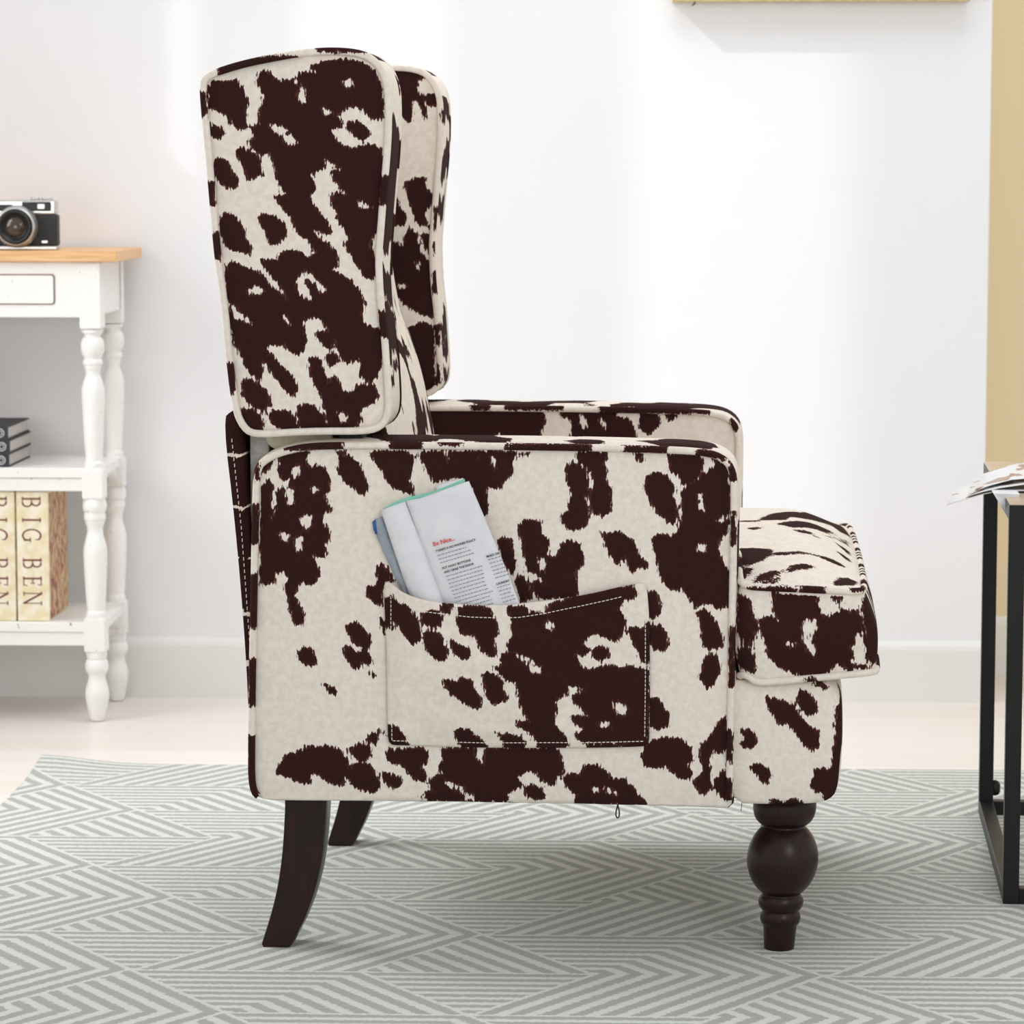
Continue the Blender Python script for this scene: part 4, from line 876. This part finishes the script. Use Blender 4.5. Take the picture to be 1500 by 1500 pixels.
lab(box('tabletop', .0006, tw - .0006, .0006, td - .0006, hh - .004, hh + .0015, M_oaktop, st, .0008), 'light wood top set in the black frame')
lathe('adjuster_knob', [(.002, 0), (.006, .002), (.0075, .006), (.0075, .016), (.005, .020), (.002, .022)], M_black, st, 16).location = (bw + .003, td - .008, .026)

# open magazine on the side table, hanging over its left edge
def mag_mat():
    m, t, b = mat('glossy_printed_pages', (235, 234, 232), .3)
    n = tex(t, 'ShaderNodeTexNoise', coord(t, (7, 5, 9)), Detail=1.)
    f = N(t, n.outputs['Fac']).step(.57, .61)
    n2 = tex(t, 'ShaderNodeTexNoise', coord(t, (30, 30, 30)), Detail=3.)
    c = mixc(t, N(t, n2.outputs['Fac']).step(.4, .6), srgb(190, 160, 130), srgb(150, 110, 85))
    t.links.new(mixc(t, f, srgb(236, 236, 236), c), b.inputs['Base Color']); return m
M_mag = mag_mat()
om = thing('magazine', 'open glossy magazine with curling pages lying over the edge of the side table', 'magazine', (.46, 4.05, .5022), math.radians(-3))
def curved_sheet(name, prof, y0, y1, th_, m_, skew=0., fan=None):
    V = []; F = []; n = len(prof)
    ny = 8
    for s_ in (0, 1):
        for j in range(ny + 1):
            y = y0 + (y1 - y0) * j / ny
            for x, z in prof:
                zz = z + (fan(x, j / ny) if fan else 0)
                V.append((x + skew * (y - y0), y, zz - s_ * th_))
    o_ = (ny + 1) * n
    for j in range(ny):
        for i in range(n - 1):
            a = j * n + i; F.append((a, a + 1, a + n + 1, a + n)); F.append((o_ + a + n, o_ + a + n + 1, o_ + a + 1, o_ + a))
    for i in range(n - 1):
        F.append((o_ + i, o_ + i + 1, i + 1, i)); a = ny * n + i; F.append((a, a + 1, o_ + a + 1, o_ + a))
    for j in range(ny):
        a = j * n; F.append((a, a + n, o_ + a + n, o_ + a)); a += n - 1; F.append((o_ + a, o_ + a + n, a + n, a))
    return mesh(name, V, F, m_, om)
curved_sheet('cover', [(-.066, -.016), (-.045, -.0095), (-.02, -.002), (.0, .0018), (.03, .0026), (.12, .0026), (.20, .0024)], .0, .19, .0008, M_mag, .10)
curved_sheet('page', [(-.040, -.0045), (-.02, .0015), (.0, .0065), (.03, .011), (.06, .012), (.10, .0075), (.115, .0035)], .0, .19, .0012, M_mag, .10, lambda x, t: t * .002)
curved_sheet('page', [(-.030, .001), (-.01, .0085), (.015, .0155), (.04, .018), (.07, .016), (.10, .0090), (.114, .0045)], .01, .19, .0006, M_mag, .10, lambda x, t: t * .004)
curved_sheet('page', [(.118, .0035), (.135, .010), (.17, .013), (.22, .008), (.25, .003)], .0, .19, .0012, M_mag, .10)
# loose leaf hanging down at the corner
V = [(-.004, -.030, -.0005), (.030, -.030, .0015), (.034, .02, .0015), (-.006, .02, .0015), (.0135, -.034, -.034)]
lv = mesh('loose_leaf', [(-.010, -.046, .003), (.022, -.052, .003), (.022, .01, .003), (-.010, .01, .003), (-.002, -.052, -.010), (.0145, -.055, -.030), (.0185, -.053, -.012)],
          [(0, 1, 2, 3), (0, 4, 6, 1), (4, 5, 6)], M_page, om, smooth=False)
sol = lv.modifiers.new('thickness', 'SOLIDIFY'); sol.thickness = .0004

# ------------------------------------------------------------------ light
w = bpy.data.worlds.new('world'); bpy.context.scene.world = w; w.use_nodes = True
w.node_tree.nodes['Background'].inputs[0].default_value = (1, 1, 1, 1); w.node_tree.nodes['Background'].inputs[1].default_value = WORLD
def area(name, loc, aim, size, power, col=(1, 1, 1), sy=None, spread=None):
    l = bpy.data.lights.new(name, 'AREA'); l.energy = power; l.color = col; l.size = size
    if sy: l.shape = 'RECTANGLE'; l.size_y = sy
    if spread: l.spread = math.radians(spread)
    o = bpy.data.objects.new(name, l); C.objects.link(o); o.location = loc
    o.rotation_euler = (Vector(aim) - Vector(loc)).to_track_quat('-Z', 'Y').to_euler(); return o
area('left_key_area', (-1.70, 4.35, .95), (.3, 4.4, .0), .8, L_SIDE, (.98, .99, 1), 1.1, 110)  # added unseen soft lamp inside the left wall, low key from the left
area('top_fill', (.1, 4.75, 2.7), (.1, 4.7, .0), 1.6, L_TOP, (.98, .99, 1))  # added unseen overhead fill, brightens the far floor and rug
area('left_fill', (-1.3, 3.0, .75), (-1.15, 5.4, .42), .5, L_LEFT, (.99, .99, 1), None, 75)  # added unseen fill to lift the wall behind the console
area('front_fill', (1.4, .3, 1.8), (.1, 4.2, .6), 1.0, L_FRONT, (.97, .985, 1))  # added unseen fill from the front for the chair's near side
sun = bpy.data.lights.new('sun', 'SUN'); sun.energy = L_SUN; sun.angle = math.radians(.9)
so = bpy.data.objects.new('sun', sun); C.objects.link(so); so.rotation_euler = Vector((1, .45, -.95)).to_track_quat('-Z', 'Y').to_euler(); so.location = (-3, 3, 4)
sc = bpy.context.scene
sc.view_settings.view_transform = 'Standard'; sc.view_settings.look = 'None'; sc.view_settings.gamma = 1; sc.view_settings.use_curve_mapping = False
sc.view_settings.exposure = 0.
